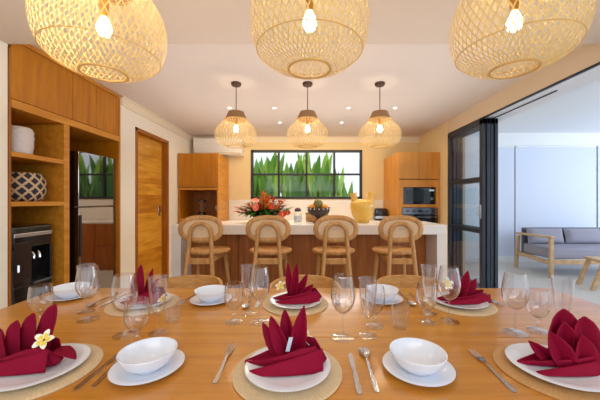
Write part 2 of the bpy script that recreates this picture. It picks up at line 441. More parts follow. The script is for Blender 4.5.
# stacked sliding glass doors
def slider(n, x, y0, y1, zt=2.475, handle=False):
    bm = B(); t = 0.021; w = 0.075
    box(bm, x - t, x + t, y0, y0 + w, 0.01, zt, 0.004); box(bm, x - t, x + t, y1 - w, y1, 0.01, zt, 0.004)
    box(bm, x - t, x + t, y0, y1, zt - 0.075, zt, 0.004); box(bm, x - t, x + t, y0, y1, 0.01, 0.11, 0.004)
    for z in (0.93, 1.655): box(bm, x - t * 0.8, x + t * 0.8, y0 + w, y1 - w, z - 0.032, z + 0.032, 0.004)
    d = struct('door_%d' % n, bm, M['frame_door'])
    bm = B(); box(bm, x - 0.005, x + 0.005, y0 + w - 0.01, y1 - w + 0.01, 0.1, zt - 0.07); obj('glass_panel', bm, M['pane_door'], d)
    if handle:
        bm = B(); box(bm, x - t - 0.012, x - t, y0 + 0.022, y0 + 0.05, 1.10, 1.30, 0.005)
        tube(bm, [(x - t - 0.01, y0 + 0.036, 1.14), (x - t - 0.04, y0 + 0.036, 1.15), (x - t - 0.04, y0 + 0.036, 1.26), (x - t - 0.01, y0 + 0.036, 1.27)], 0.007, 8)
        obj('door_handle', bm, M['silver'], d, True)
slider(2, XR + 0.0, 3.95, 4.92, handle=True)
slider(3, XR + 0.055, 3.94, 4.90)
slider(4, XR + 0.11, 3.95, 4.90)
slider(5, XR + 0.165, 3.94, 4.90)

# ------------------------------------------------------------------ built-in cabinet wall (left)
cab = thing('built_in_cabinet', 'tall orange-brown timber wall cabinet with open shelves and fridge bay on the left', 'cabinet', (XL, 0, 0))
ya, yb, yc, yd = 2.345, 2.90, 2.95, 3.76
dp = -0.65
ZT = ZC - 0.005
bm = B(); box(bm, dp, 0.008, yb - 0.02, yc - 0.01, 0, 2.19, 0.002); obj('side_panel', bm, M['cab_shade'], cab)
bm = B(); box(bm, dp, 0.008, ya, ya + 0.018, 0, ZT - 0.12, 0.002); obj('side_panel', bm, M['cab_shade'], cab)
bm = B(); box(bm, dp, 0.008, yd - 0.03, yd, 0, ZT, 0.002); obj('side_panel', bm, M['cab'], cab)
bm = B(); box(bm, dp, dp + 0.02, ya + 0.018, yd - 0.03, 0, 2.19); obj('back_panel', bm, M['cab_shade'], cab)
bm = B(); box(bm, dp, 0.010, ya + 0.018, yd - 0.03, 2.115, 2.185, 0.003); obj('rail', bm, M['cab_trim'], cab)
bm = B(); box(bm, dp, 0.010, yb - 0.022, yc - 0.005, 0.0, 2.11, 0.003); o = obj('stile', bm, M['cab_trim'], cab)
for z in (1.757, 1.345):
    bm = B(); box(bm, dp + 0.02, 0.006, ya + 0.018, yb - 0.022, z - 0.04, z, 0.003); obj('shelf', bm, M['cab_trim'], cab)
bm = B(); box(bm, dp, -0.022, ya + 0.018, yd - 0.03, 2.185, ZT - 0.13); obj('cupboard_box', bm, M['cab_shade'], cab)
for (p, q) in ((2.363, 2.99), (2.996, 3.325), (3.331, 3.728)):
    bm = B(); box(bm, -0.02, 0.004, p, q, 2.192, ZT - 0.045, 0.002); obj('cabinet_door', bm, M['cab'], cab)
bm = B(); box(bm, -0.05, 0.012, ya + 0.02, yd, ZT - 0.04, ZT, 0.003); obj('top_trim', bm, M['cab_trim'], cab)

# white textured vase on the top shelf
bm = B()
prof = smoothprof([(0.082, 0.0), (0.098, 0.015), (0.104, 0.08), (0.107, 0.16), (0.104, 0.205), (0.09, 0.232), (0.072, 0.236)], 8)
n = 48
rings = lathe(bm, [(0, 0)] + prof + [(0.066, 0.225), (0.06, 0.05), (0, 0.045)], n)
for i, rg in enumerate(rings):
    if 3 < i < len(prof) - 4:
        for k, v in enumerate(rg):
            s = abs(math.sin(PI * k / 4 + (i * 0.39))) * abs(math.sin(PI * k / 4 - (i * 0.39)))
            v.co.x *= 1 + 0.045 * s; v.co.y *= 1 + 0.045 * s
vz = obj('ceramic_vase', bm, M['vase_white'], None, True, (XL - 0.11, 2.53, 1.757))
tag(vz, 'white ceramic vase with dimpled diamond relief on the top open shelf', 'vase')

# patterned basket pot
bm = B()
prof = smoothprof([(0.12, 0.0), (0.155, 0.03), (0.172, 0.10), (0.172, 0.17), (0.158, 0.225), (0.135, 0.26)], 6)
lathe(bm, [(0, 0)] + prof + [(0.125, 0.255), (0.14, 0.2), (0.14, 0.05), (0, 0.03)], 48)
bk = obj('patterned_basket', bm, M['basket'], None, True, (XL - 0.20, 2.66, 1.345))
tag(bk, 'round black and tan basket with lattice pattern on the middle open shelf', 'basket')

# water dispenser
wd = thing('water_dispenser', 'tall glossy black water dispenser with silver band standing in the shelf bay', 'water dispenser', (XL - 0.22, 2.625, 0))
bm = B(); box(bm, -0.2, 0.17, -0.2, 0.19, 0.0, 0.62, 0.02, 3); box(bm, -0.2, 0.06, -0.2, 0.19, 0.60, 0.94, 0.01); box(bm, -0.2, 0.17, -0.2, -0.02, 0.60, 0.94, 0.012); box(bm, -0.2, 0.17, 0.165, 0.19, 0.60, 0.94, 0.008)
box(bm, -0.2, 0.17, -0.2, 0.19, 0.93, 1.135, 0.025, 3)
obj('body', bm, M['black_plastic'], wd)
bm = B(); box(bm, 0.168, 0.178, -0.19, 0.18, 1.035, 1.07, 0.004); obj('silver_band', bm, M['silver'], wd)['label'] = 'silver band across the front'
bm = B(); box(bm, 0.168, 0.176, -0.185, -0.03, 0.66, 0.99, 0.004); obj('front_panel', bm, M['dark_plastic'], wd)['label'] = 'dark brown front panel'
bm = B(); box(bm, 0.06, 0.19, -0.02, 0.165, 0.605, 0.625, 0.004); obj('drip_tray', bm, M['handle_dark'], wd)['label'] = 'grey drip tray'
for y in (0.04, 0.10):
    bm = B(); tube(bm, [(0.06, y, 0.88), (0.11, y, 0.88), (0.125, y, 0.86), (0.125, y, 0.82)], 0.012, 8); obj('tap', bm, M['chrome'], wd, True)['label'] = 'small chrome tap'
bm = B(); box(bm, 0.172, 0.18, -0.16, -0.145, 0.74, 0.80, 0.002); obj('indicator_light', bm, emit('indicator', (0.8, 0.9, 1, 1), 0.7), wd)

# fridge
fr = thing('refrigerator', 'tall black refrigerator with mirror-gloss doors in the cabinet bay', 'refrigerator', (XL - 0.295, 3.415, 0))
bm = B(); box(bm, -0.30, 0.225, -0.305, 0.305, 0.02, 1.89, 0.008); obj('body', bm, M['black_plastic'], fr)
bm = B(); box(bm, 0.225, 0.265, -0.305, 0.305, 1.29, 1.89, 0.006); f1 = obj('freezer_door', bm, M['fridge'], fr)
bm = B(); box(bm, 0.225, 0.265, -0.305, 0.305, 0.06, 1.28, 0.006); f2 = obj('fridge_door', bm, M['fridge'], fr)
bm = B(); box(bm, 0.266, 0.285, -0.30, -0.28, 0.75, 1.2, 0.005); obj('handle', bm, M['black'], f2)
for (sx, sy) in ((-0.2, -0.24), (0.19, -0.24), (0.19, 0.24), (-0.2, 0.24)):
    bm = B(); lathe(bm, [(0, 0), (0.025, 0), (0.025, 0.022), (0, 0.022)], 12, (sx, sy, 0)); obj('foot', bm, M['black'], fr)

# ------------------------------------------------------------------ kitchen back: towers, counter, AC
tw = thing('tall_kitchen_cabinet', 'orange-brown timber cabinet tower with open appliance nook in the back left corner', 'cabinet', (-2.0, 5.46, 0))
x0, x1 = XL + 0.012 + 2.0, -1.63 + 2.0
bm = B(); box(bm, x0, x0 + 0.03, 0, 0.72, 0, 2.25, 0.002); obj('side_panel', bm, M['cab'], tw)
bm = B(); box(bm, x1 - 0.03, x1, 0, 0.72, 0, 2.25, 0.002); obj('side_panel', bm, M['cab_trim'], tw)
bm = B(); box(bm, x0 + 0.03, x1 - 0.03, 0.68, 0.72, 0, 2.25); obj('back_panel', bm, M['cab_shade'], tw)
bm = B(); box(bm, x0 + 0.03, x1 - 0.03, 0.02, 0.68, 1.60, 2.25); obj('upper_box', bm, M['cab_shade'], tw)
bm = B(); box(bm, x0 + 0.005, x1 - 0.005, -0.02, 0.0, 1.615, 2.245, 0.003); obj('cabinet_door', bm, M['cab'], tw)
bm = B(); box(bm, x0 + 0.03, x1 - 0.03, -0.01, 0.68, 1.56, 1.60, 0.002); obj('rail', bm, M['cab_trim'], tw)
bm = B(); box(bm, x0 + 0.03, x1 - 0.03, 0.0, 0.68, 0.97, 1.01, 0.002); obj('shelf', bm, M['cab_trim'], tw)
bm = B(); box(bm, x0 + 0.03, x1 - 0.03, 0.0, 0.68, 0.0, 0.97); obj('lower_box', bm, M['cab_shade'], tw)
for (a, c) in ((0.08, 0.52), (0.53, 0.965)):
    bm = B(); box(bm, x0 + 0.005, x1 - 0.005, -0.02, 0.0, a, c, 0.003); obj('drawer', bm, M['cab'], tw)
# sockets in the nook
for k, (xx) in enumerate((-1.90, -1.80)):
    bm = B(); box(bm, xx, xx + 0.085, 6.128, 6.139, 1.165, 1.25, 0.003)
    o = obj('power_socket', bm, M['ac']); tag(o, 'white power socket inside the appliance nook, %s of the pair' % ('left' if k == 0 else 'right'), 'socket', 'sockets in the appliance nook')
# blender
bl = thing('kitchen_blender', 'dark jug blender with clear jar standing in the appliance nook', 'blender', (-2.03, 5.72, 1.01))
bm = B(); lathe(bm, smoothprof([(0.085, 0), (0.085, 0.02), (0.07, 0.10), (0.05, 0.13)], 3), 20, cap0=True, cap1=True); obj('motor_base', bm, M['black_plastic'], bl, True)
bm = B(); lathe(bm, [(0.05, 0.13), (0.055, 0.16), (0.075, 0.34)], 20); obj('jar', bm, M['stemglass'], bl, True)
bm = B(); lathe(bm, [(0, 0.39), (0.03, 0.39), (0.035, 0.365), (0.078, 0.36), (0.078, 0.335), (0, 0.335)], 20); obj('lid', bm, M['black_plastic'], bl, True)
bm = B(); tube(bm, [(0.073, 0, 0.32), (0.12, 0, 0.31), (0.12, 0, 0.2), (0.062, 0, 0.19)], 0.011, 8); obj('handle', bm, M['black_plastic'], bl, True)

# oven tower
ot = thing('oven_tower_cabinet', 'honey timber cabinet tower holding microwave and oven by the right wall', 'cabinet', (2.06, 5.25, 0))
x0, x1 = 1.68 - 2.06, XR - 0.004 - 2.06
bm = B(); box(bm, x0, x0 + 0.03, 0, 0.93, 0, 2.235, 0.002); obj('side_panel', bm, M['cab_light'], ot)
bm = B(); box(bm, x1 - 0.03, x1, 0, 0.93, 0, 2.235, 0.002); obj('side_panel', bm, M['cab_light'], ot)
bm = B(); box(bm, x0 + 0.03, x1 - 0.03, 0.02, 0.93, 1.74, 2.235); obj('upper_box', bm, M['cab_shade'], ot)
xm = (x0 + x1) / 2
bm = B(); box(bm, x0 + 0.004, xm - 0.003, -0.02, 0, 1.75, 2.232, 0.003); obj('cabinet_door', bm, M['cab_light'], ot)
bm = B(); box(bm, xm + 0.003, x1 - 0.004, -0.02, 0, 1.75, 2.232, 0.003); obj('cabinet_door', bm, M['cab_light'], ot)
bm = B()
box(bm, x0 + 0.004, x1 - 0.004, -0.015, 0.02, 1.60, 1.735, 0.002); box(bm, x0 + 0.004, x0 + 0.095, -0.015, 0.02, 0.3, 1.60, 0.002)
box(bm, x1 - 0.075, x1 - 0.004, -0.015, 0.02, 0.3, 1.60, 0.002); box(bm, x0 + 0.095, x1 - 0.075, -0.015, 0.02, 1.235, 1.29, 0.002)
box(bm, x0 + 0.004, x1 - 0.004, -0.015, 0.02, 0.0, 0.62, 0.002); obj('front_panel', bm, M['cab_light'], ot)
bm = B(); box(bm, x0 + 0.03, x1 - 0.03, 0.90, 0.93, 0, 1.74); box(bm, x0 + 0.03, x1 - 0.03, 0.03, 0.9, 1.25, 1.275); box(bm, x0 + 0.03, x1 - 0.03, 0.03, 0.9, 0.58, 0.61); obj('carcass', bm, M['cab_shade'], ot)
mw = thing('microwave_oven', 'black built-in microwave oven in the timber tower, above the oven', 'microwave', (2.06, 5.25, 1.292))
mx0, mx1 = x0 + 0.097, x1 - 0.077
bm = B(); box(bm, mx0, mx1, 0.0, 0.45, 0.0, 0.306, 0.004); obj('body', bm, M['black_plastic'], mw)
bm = B(); box(bm, mx0, mx1 - 0.15, -0.022, -0.001, 0.003, 0.303, 0.004); dd = obj('door', bm, M['oven_glass'], mw)
bm = B(); box(bm, mx0 + 0.05, mx1 - 0.20, -0.025, -0.022, 0.05, 0.255, 0.002); obj('door_window', bm, plain('microwave_window', srgb(34, 46, 50), 0.08), dd)
bm = B(); box(bm, mx1 - 0.148, mx1, -0.02, -0.001, 0.003, 0.303, 0.004); cp = obj('control_panel', bm, M['oven_glass'], mw)
bm = B(); box(bm, mx1 - 0.12, mx1 - 0.03, -0.023, -0.02, 0.235, 0.265); obj('display', bm, emit('display_glow', (0.5, 0.75, 0.9, 1), 0.25), cp)
bm = B(); lathe(bm, [(0, 0), (0.022, 0), (0.02, 0.02), (0, 0.02)], 16); k = obj('knob', bm, M['silver'], cp, True); k.rotation_euler = (PI / 2, 0, 0); k.location = (mx1 - 0.075, -0.02, 0.1)
ov = thing('built_in_oven', 'steel-fronted built-in oven under the microwave in the timber tower', 'oven', (2.06, 5.25, 0.625))
bm = B(); box(bm, mx0 - 0.03, mx1 + 0.03, -0.01, 0.0, 0.0, 0.605, 0.002); box(bm, mx0, mx1, 0.021, 0.5, 0.0, 0.6); obj('body', bm, M['black_plastic'], ov)
bm = B(); box(bm, mx0 - 0.03, mx1 + 0.03, -0.045, -0.016, 0.485, 0.605, 0.004); cp = obj('control_panel', bm, M['dark_steel'], ov)
for t in (0.12, 0.3, 0.7, 0.88):
    bm = B(); lathe(bm, [(0, 0), (0.02, 0), (0.018, 0.022), (0, 0.022)], 16); k = obj('knob', bm, M['black_plastic'], cp, True); k.rotation_euler = (PI / 2, 0, 0); k.location = (lerp(mx0, mx1, t), -0.046, 0.545)
bm = B(); box(bm, lerp(mx0, mx1, 0.42), lerp(mx0, mx1, 0.58), -0.047, -0.045, 0.525, 0.565); obj('display', bm, M['oven_glass'], cp)
bm = B(); box(bm, mx0 - 0.03, mx1 + 0.03, -0.045, -0.016, 0.01, 0.475, 0.004); dd = obj('door', bm, M['oven_glass'], ov)
bm = B(); tube(bm, [(mx0 + 0.02, -0.045, 0.44), (mx0 + 0.02, -0.085, 0.44), (mx1 - 0.02, -0.085, 0.44), (mx1 - 0.02, -0.045, 0.44)], 0.011, 8); obj('handle', bm, M['steel'], dd, True)

# back counter run with drawers (seen mirrored in the fridge)
bc = thing('kitchen_counter', 'long low kitchen counter with brown drawers under the window', 'kitchen counter', (0, 5.62, 0))
bm = B(); box(bm, -1.615, 1.665, 0.02, 0.565, 0.0, 0.91); obj('carcass', bm, M['island_wood'], bc)
bm = B(); box(bm, -1.62, 1.67, 0.0, 0.565, 0.91, 0.95, 0.004); obj('countertop', bm, M['stone'], bc)
for i in range(4):
    a = -1.61 + i * 0.82
    for (z0, z1) in ((0.08, 0.49), (0.50, 0.90)):
        bm = B(); box(bm, a + 0.004, a + 0.81, -0.002, 0.018, z0, z1, 0.003); obj('drawer', bm, M['island_wood'], bc)

# air conditioner
ac = thing('air_conditioner', 'white wall-mounted split air conditioner above the back left cabinet', 'air conditioner', (-1.80, 6.2, 2.30))
bm = B()
sec = [(-0.001, 0.36), (-0.19, 0.36), (-0.215, 0.34), (-0.22, 0.16), (-0.20, 0.07), (-0.14, 0.0), (-0.001, 0.0)]
va = [bm.verts.new((-0.50, y, z)) for y, z in sec]; vb = [bm.verts.new((0.50, y, z)) for y, z in sec]
bm.faces.new(va); bm.faces.new(vb[::-1])
for i in range(len(sec)):
    j = (i + 1) % len(sec); bm.faces.new((va[i], vb[i], vb[j], va[j]))
obj('body', bm, M['ac'], ac)
bm = B(); bar(bm, (-0.46, -0.205, 0.035), (0.46, -0.205, 0.035), 0.09, 0.012, 0.003, up=(0, -0.75, 0.65)); obj('louvre', bm, plain('louvre_beige', srgb(214, 200, 180), 0.5), ac)

# ------------------------------------------------------------------ island
IS = thing('kitchen_island', 'long white-topped kitchen island with brown timber front behind the stools', 'kitchen island', (0, 3.5, 0))
ZI = 1.06
bm = B(); box(bm, -1.617, 1.714, 0, 0.70, ZI - 0.115, ZI, 0.004); obj('countertop', bm, M['stone'], IS)
bm = B(); box(bm, -1.617, -1.50, 0, 0.70, 0, ZI - 0.116, 0.003); obj('end_panel', bm, M['marble'], IS)
bm = B(); box(bm, 1.595, 1.714, 0, 0.70, 0, ZI - 0.116, 0.003); obj('end_panel', bm, M['marble'], IS)
bm = B(); box(bm, -1.499, 1.594, 0.34, 0.69, 0.0, ZI - 0.116); obj('carcass', bm, M['island_wood'], IS)
for i in range(5):
    a = -1.497 + i * 0.6182
    bm = B(); box(bm, a + 0.003, a + 0.615, 0.32, 0.339, 0.08, ZI - 0.12, 0.003); obj('front_panel', bm, M['island_wood'], IS)

# ------------------------------------------------------------------ bar stools
def make_stool(loc, label):
    t = thing('bar_stool', label, 'bar stool', loc, 0, 'oak bar stools at the island')
    # local: back at y=0, seat toward +y
    # backrest ring (stadium) in x-z plane, centre z 1.052
    zc, hw, hh = 1.052, 0.236, 0.143
    def stad(s, a, b_):   # superellipse
        c, s_ = math.cos(s), math.sin(s)
        return (a * math.copysign(abs(c) ** 0.8, c), b_ * math.copysign(abs(s_) ** 0.86, s_))
    ring = []
    for k in range(48):
        x, z = stad(2 * PI * k / 48, hw - 0.022, hh - 0.022)
        ring.append((x, 0.035 - 0.5 * x * x * 1.2, zc + z))
    bm = B(); tube(bm, ring, 0.027, 10, closed=True, flat=0.62, up=(0, 1, 0)); obj('backrest_frame', bm, M['stool'], t, True)
    bm = B()
    def cf(u, v):
        a = 2 * PI * v
        x, z = stad(a, (hw - 0.03) * u, (hh - 0.03) * u)
        return (x, 0.035 - 0.6 * x * x, zc + z)
    grid(bm, cf, 6, 40, True)
    o = obj('cane_panel', bm, M['cane'], t, True); sd = o.modifiers.new('thick', 'SOLIDIFY'); sd.thickness = 0.006; o['label'] = 'pale woven cane panel'
    # inverted-U rear hoop that becomes the rear legs
    hp = []
    for k in range(9): hp.append((-0.185 + 0.075 * k / 8 , 0.0 - 0.11 * (1 - k / 8), 1.0 * k / 8))
    for k in range(1, 12):
        a = PI - PI * k / 12
        hp.append((0.11 * math.cos(a) , -0.012, 1.0 + 0.115 * math.sin(a)))
    for k in range(9): hp.append((0.11 + 0.075 * k / 8, -0.11 * (k / 8), 1.0 * (1 - k / 8)))
    bm = B(); tube(bm, hp, 0.022, 10, up=(0, 1, 0)); obj('rear_leg_hoop', bm, M['stool'], t, True)
    # seat
    bm = B()
    ks = []
    for (r, z) in ((0.0, 0.765), (0.19, 0.762), (0.222, 0.768), (0.235, 0.785), (0.228, 0.803), (0.19, 0.800), (0.0, 0.790)): ks.append((r, z))
    lathe(bm, ks, 36, (0, 0.255, 0), sx=1.04, sy=0.98); obj('seat', bm, M['stool'], t, True)
    for s in (-1, 1):
        bm = B(); tube(bm, [(s * 0.15, 0.38, 0.765), (s * 0.185, 0.43, 0.38), (s * 0.215, 0.47, 0.0)], [0.023, 0.021, 0.017], 10); obj('front_leg', bm, M['stool'], t, True)
    bm = B(); bar(bm, (-0.128, -0.018, 0.715), (0.128, -0.018, 0.715), 0.03, 0.06, 0.006); obj('rear_rail', bm, M['stool'], t)
    bm = B(); bar(bm, (-0.15, 0.39, 0.73), (0.15, 0.39, 0.73), 0.03, 0.05, 0.006); obj('front_rail', bm, M['stool'], t)
    for s in (-1, 1):
        bm = B(); bar(bm, (s * 0.128, -0.02, 0.73), (s * 0.15, 0.39, 0.73), 0.03, 0.05, 0.006); obj('side_rail', bm, M['stool'], t)
        bm = B(); tube(bm, [(s * 0.16, -0.075, 0.33), (s * 0.19, 0.44, 0.33)], 0.013, 8); obj('stretcher', bm, M['stool'], t, True)
    bm = B(); tube(bm, [(-0.19, 0.435, 0.28), (0.19, 0.435, 0.28)], 0.015, 8); obj('footrest', bm, M['stool'], t, True)
    return t
YS = 3.07
sx = [(200.5 - 305) / 290 * YS, (268 - 305) / 290 * YS, (336 - 305) / 290 * YS, (401 - 305) / 290 * YS]
sl = ['cane-backed oak bar stool nearest the timber door, leftmost of four', 'cane-backed oak bar stool in front of the tropical flowers, second from left',
      'cane-backed oak bar stool in front of the fruit bowl and yellow vase, third from left', 'cane-backed oak bar stool nearest the glass doors, rightmost of four']
st0 = make_stool((sx[0], YS, 0), sl[0])
for k in (1, 2, 3): dup(st0, (sx[k], YS, 0), 0, sl[k])

# ------------------------------------------------------------------ pendant lamps
def shade_mesh(prof, n, w, turn, seg=30):
    """two crossing families of bamboo strips over a surface of revolution."""
    pr = smoothprof(prof, 6)
    ln = [0]
    for a, b in zip(pr, pr[1:]): ln.append(ln[-1] + math.hypot(b[0] - a[0], b[1] - a[1]))
    T = ln[-1]
    def at(t):
        s = t * T
        for i in range(len(ln) - 1):
            if s <= ln[i + 1]:
                f = (s - ln[i]) / max(1e-9, ln[i + 1] - ln[i])
                return lerp(pr[i][0], pr[i + 1][0], f), lerp(pr[i][1], pr[i + 1][1], f)
        return pr[-1]
    bm = B()
    for fam in (-1, 1):
        for k in range(n):
            th0 = 2 * PI * k / n + (0.5 * PI / n if fam > 0 else 0)
            pts = []
            for i in range(seg + 1):
                r, z = at(i / seg); th = th0 + fam * turn * i / seg
                lift = 1 + 0.004 * fam
                pts.append(Vector((r * lift * math.cos(th), r * lift * math.sin(th), z)))
            prev = None
            for i, p in enumerate(pts):
                t = (pts[min(i + 1, seg)] - pts[max(i - 1, 0)]).normalized()
                rad = Vector((p.x, p.y, 0)).normalized()
                r, z = at(min(1, i / seg + 0.01)); r0, z0 = at(max(0, i / seg - 0.01))
                tm = Vector((rad.x * (r - r0), rad.y * (r - r0), z - z0)).normalized()
                nrm = Vector((-rad.y, rad.x, 0)).cross(tm)
                s = t.cross(nrm).normalized()
                ww = w * (0.55 + 0.45 * min(1, math.hypot(p.x, p.y) / max(q[0] for q in pr)))
                a, b = bm.verts.new(p + s * ww / 2), bm.verts.new(p - s * ww / 2)
                if prev: bm.faces.new((prev[0], prev[1], b, a))
                prev = (a, b)
    return bm

def ringtube(bm, r, z, rad, n=48):
    tube(bm, [(r * math.cos(2 * PI * k / n), r * math.sin(2 * PI * k / n), z) for k in range(n)], rad, 6, closed=True)

def make_pendant(loc, label, group, prof, n, w, turn, rings, collar, bulb, zceil, mat, bulbr, disc):
    t = thing('pendant_lamp', label, 'pendant lamp', loc, 0, group)
    s = obj('lamp_shade', shade_mesh(prof, n, w, turn), mat, t, True); s['label'] = 'woven bamboo lattice shade'
    bm = B()
    bm.free()
    for (r, z, q) in rings:
        bm = B(); ringtube(bm, r, z, q); obj('rim_band', bm, M['rim'], s, True)
    # woven bottom disc: crossing strips inside the bottom ring
    bm = B(); R = disc; m = 8
    for d in (0, 1):
        for k in range(-m, m + 1):
            q = k / (m + 0.5) * R; h = math.sqrt(max(0, R * R - q * q)); ww = R / m * 0.10
            for sgn in (1,):
                if d == 0: P = [(-h, q - ww, 0.002), (h, q - ww, 0.002), (h, q + ww, 0.002), (-h, q + ww, 0.002)]
                else: P = [(q - ww, -h, 0.004), (q + ww, -h, 0.004), (q + ww, h, 0.004), (q - ww, h, 0.004)]
                c, s_ = math.cos(0.78), math.sin(0.78)
                bm.faces.new([bm.verts.new((x * c - y * s_, x * s_ + y * c, z)) for x, y, z in P])
    obj('bottom_disc', bm, mat, s)
    bm = B(); lathe(bm, [(r, z) for r, z in collar], 36); o = obj('collar', bm, M['collar'], s, True)
    o.modifiers.new('thick', 'SOLIDIFY').thickness = 0.004
    zt = collar[-1][1]
    bm = B(); lathe(bm, [(0, zt + 0.01), (0.018, zt + 0.01), (0.02, bulb + bulbr * 2.6), (0.016, bulb + bulbr * 1.6), (0, bulb + bulbr * 1.6)], 16)
    obj('lamp_socket', bm, M['brass'], t, True)
    bm = B(); lathe(bm, smoothprof([(0, bulb - bulbr * 1.2), (bulbr * 0.7, bulb - bulbr * 0.95), (bulbr, bulb - bulbr * 0.1), (bulbr * 0.75, bulb + bulbr * 0.8), (bulbr * 0.42, bulb + bulbr * 1.6)], 4), 20, cap1=True)
    obj('light_bulb', bm, M['bulb'], t, True)['label'] = 'warm glowing bulb'
    zc = zceil - loc[2]
    bm = B(); tube(bm, [(0, 0, zt), (0, 0, zc - 0.02)], 0.005, 8); obj('cord', bm, M['canopy'], t, True)
    bm = B(); lathe(bm, [(0, zc - 0.035), (0.05, zc - 0.032), (0.058, zc - 0.02), (0.058, zc - 0.0005), (0, zc - 0.0005)], 28); obj('ceiling_canopy', bm, M['canopy'], t, True)
    return t

BIG = [(0.100, 0.0), (0.17, 0.022), (0.225, 0.055), (0.262, 0.105), (0.282, 0.185), (0.278, 0.265), (0.250, 0.34), (0.195, 0.40), (0.12, 0.43)]
big_x = [(-1.0, 'large woven bamboo pendant lamp over the left end of the dining table'), (0.022, 'large woven bamboo pendant lamp over the middle of the dining table'),
         (1.01, 'large woven bamboo pendant lamp over the right end of the dining table')]
b0 = make_pendant((big_x[0][0], 1.445, 1.985), big_x[0][1], 'big bamboo pendants over the dining table', BIG, 58, 0.0056, 1.15,
                  [(0.101, 0.0, 0.006), (0.252, 0.085, 0.0026), (0.125, 0.43, 0.005)], [(0.128, 0.425), (0.105, 0.47), (0.10, 0.50)], 0.225, ZLOW, M['bamboo'], 0.034, 0.099)
for x, l in big_x[1:]: dup(b0, (x, 1.40, 1.985), 0, l)
YP = 3.37
SM = [(0.10, 0.0), (0.165, 0.010), (0.208, 0.042), (0.234, 0.095), (0.239, 0.145), (0.222, 0.20), (0.180, 0.25), (0.14, 0.285), (0.125, 0.31)]
zb = CAMZ + (201 - 146.5) * YP / 290
sm_x = [(-0.80, 'small woven bamboo pendant lamp over the left end of the island'), (0.03, 'small woven bamboo pendant lamp over the middle of the island'),
        (0.87, 'small woven bamboo pendant lamp over the right end of the island')]
s0 = make_pendant((sm_x[0][0], YP, zb), sm_x[0][1], 'small bamboo pendants over the island', SM, 40, 0.0062, 0.9,
                  [(0.101, 0.0, 0.004), (0.127, 0.31, 0.006)], [(0.130, 0.308), (0.112, 0.345), (0.092, 0.39), (0.088, 0.40)], 0.20, ZC, M['bamboo_s'], 0.03, 0.099)
for x, l in sm_x[1:]: dup(s0, (x, YP, zb), 0, l)

# recessed downlights
dl = [(-1.11, 4.27, 'leftmost in the nearer row'), (-0.45, 4.27, 'second from left in the nearer row'), (0.64, 4.27, 'third from left in the nearer row'), (1.325, 4.27, 'rightmost in the nearer row'),
      (-0.44, 5.06, 'left one of the farther pair'), (0.64, 5.06, 'right one of the farther pair')]
D0 = None
for x, y, w in dl:
    lab = 'small glowing recessed ceiling downlight, ' + w
    if D0 is None:
        D0 = thing('ceiling_downlight', lab, 'downlight', (x, y, ZC), 0, 'recessed downlights in the kitchen ceiling')
        bm = B(); lathe(bm, [(0.02, -0.002), (0.034, -0.005), (0.038, -0.0005), (0.02, -0.0005)], 24); obj('trim_ring', bm, M['ac'], D0, True)
        bm = B(); lathe(bm, [(0, -0.003), (0.022, -0.003), (0.022, -0.0005), (0, -0.0005)], 24); obj('lens', bm, M['spot'], D0, True)
    else: dup(D0, (x, y, ZC), 0, lab)

# ------------------------------------------------------------------ things on the island
# flower arrangement
FA = thing('flower_arrangement', 'low arrangement of red and orange tropical flowers on the island', 'flowers', (-0.54, 3.90, ZI))
bm = B(); lathe(bm, smoothprof([(0.06, 0.0), (0.12, 0.02), (0.15, 0.07), (0.145, 0.10)], 4) + [(0.13, 0.10), (0.1, 0.03), (0, 0.02)], 28, cap0=True); obj('bowl', bm, M['bowl_dark'], FA, True)
def leafblade(bm, base, tip, w, droop=0.0, fold=0.25, n=10, up=(0, 0, 1), wtab=None):
    base, tip = Vector(base), Vector(tip)
    d = tip - base; side = d.cross(Vector(up))
    if side.length < 1e-4: side = Vector((1, 0, 0))
    side.normalize(); nr = side.cross(d).normalized()
    wtab = wtab or [(0, 0.12), (0.15, 0.55), (0.4, 1.0), (0.7, 0.8), (0.9, 0.35), (1, 0.0)]
    prev = None
    for i in range(n + 1):
        t = i / n
        c = base + d * t + nr * (droop * 4 * t * (1 - t)) 
        ww = w * 0.5 * interp(wtab, t) + 0.0005
        row = [bm.verts.new(c - side * ww + nr * ww * fold), bm.verts.new(c), bm.verts.new(c + side * ww + nr * ww * fold)]
        if prev:
            bm.faces.new((prev[0], prev[1], row[1], row[0])); bm.faces.new((prev[1], prev[2], row[2], row[1]))
        prev = row
rnd = random.Random(3)
for k in range(34):
    a = 2 * PI * k / 34 + rnd.uniform(-0.15, 0.15)
    L = rnd.uniform(0.27, 0.40); z1 = rnd.uniform(0.0, 0.16)
    bm = B(); leafblade(bm, (0.05 * math.cos(a), 0.05 * math.sin(a), 0.10), (L * math.cos(a), 0.8 * L * math.sin(a), z1 + 0.03), rnd.uniform(0.09, 0.14), 0.04)
    obj('leaf', bm, M[rnd.choice(['leaf_dark', 'leaf2', 'leaf2', 'leaf_yel'])], FA, True)
for k in range(46):
    a = rnd.uniform(0, 2 * PI); L = rnd.uniform(0.06, 0.36); z1 = rnd.uniform(0.16, 0.34) - 0.42 * max(0, L - 0.12)
    bm = B(); leafblade(bm, (0.03 * math.cos(a), 0.03 * math.sin(a), 0.09), (L * math.cos(a), 0.8 * L * math.sin(a), z1), rnd.uniform(0.075, 0.12), 0.02)
    obj('leaf', bm, M[rnd.choice(['leaf_dark', 'leaf_dark', 'leaf2', 'plum', 'leaf_yel', 'flame'])], FA, True)
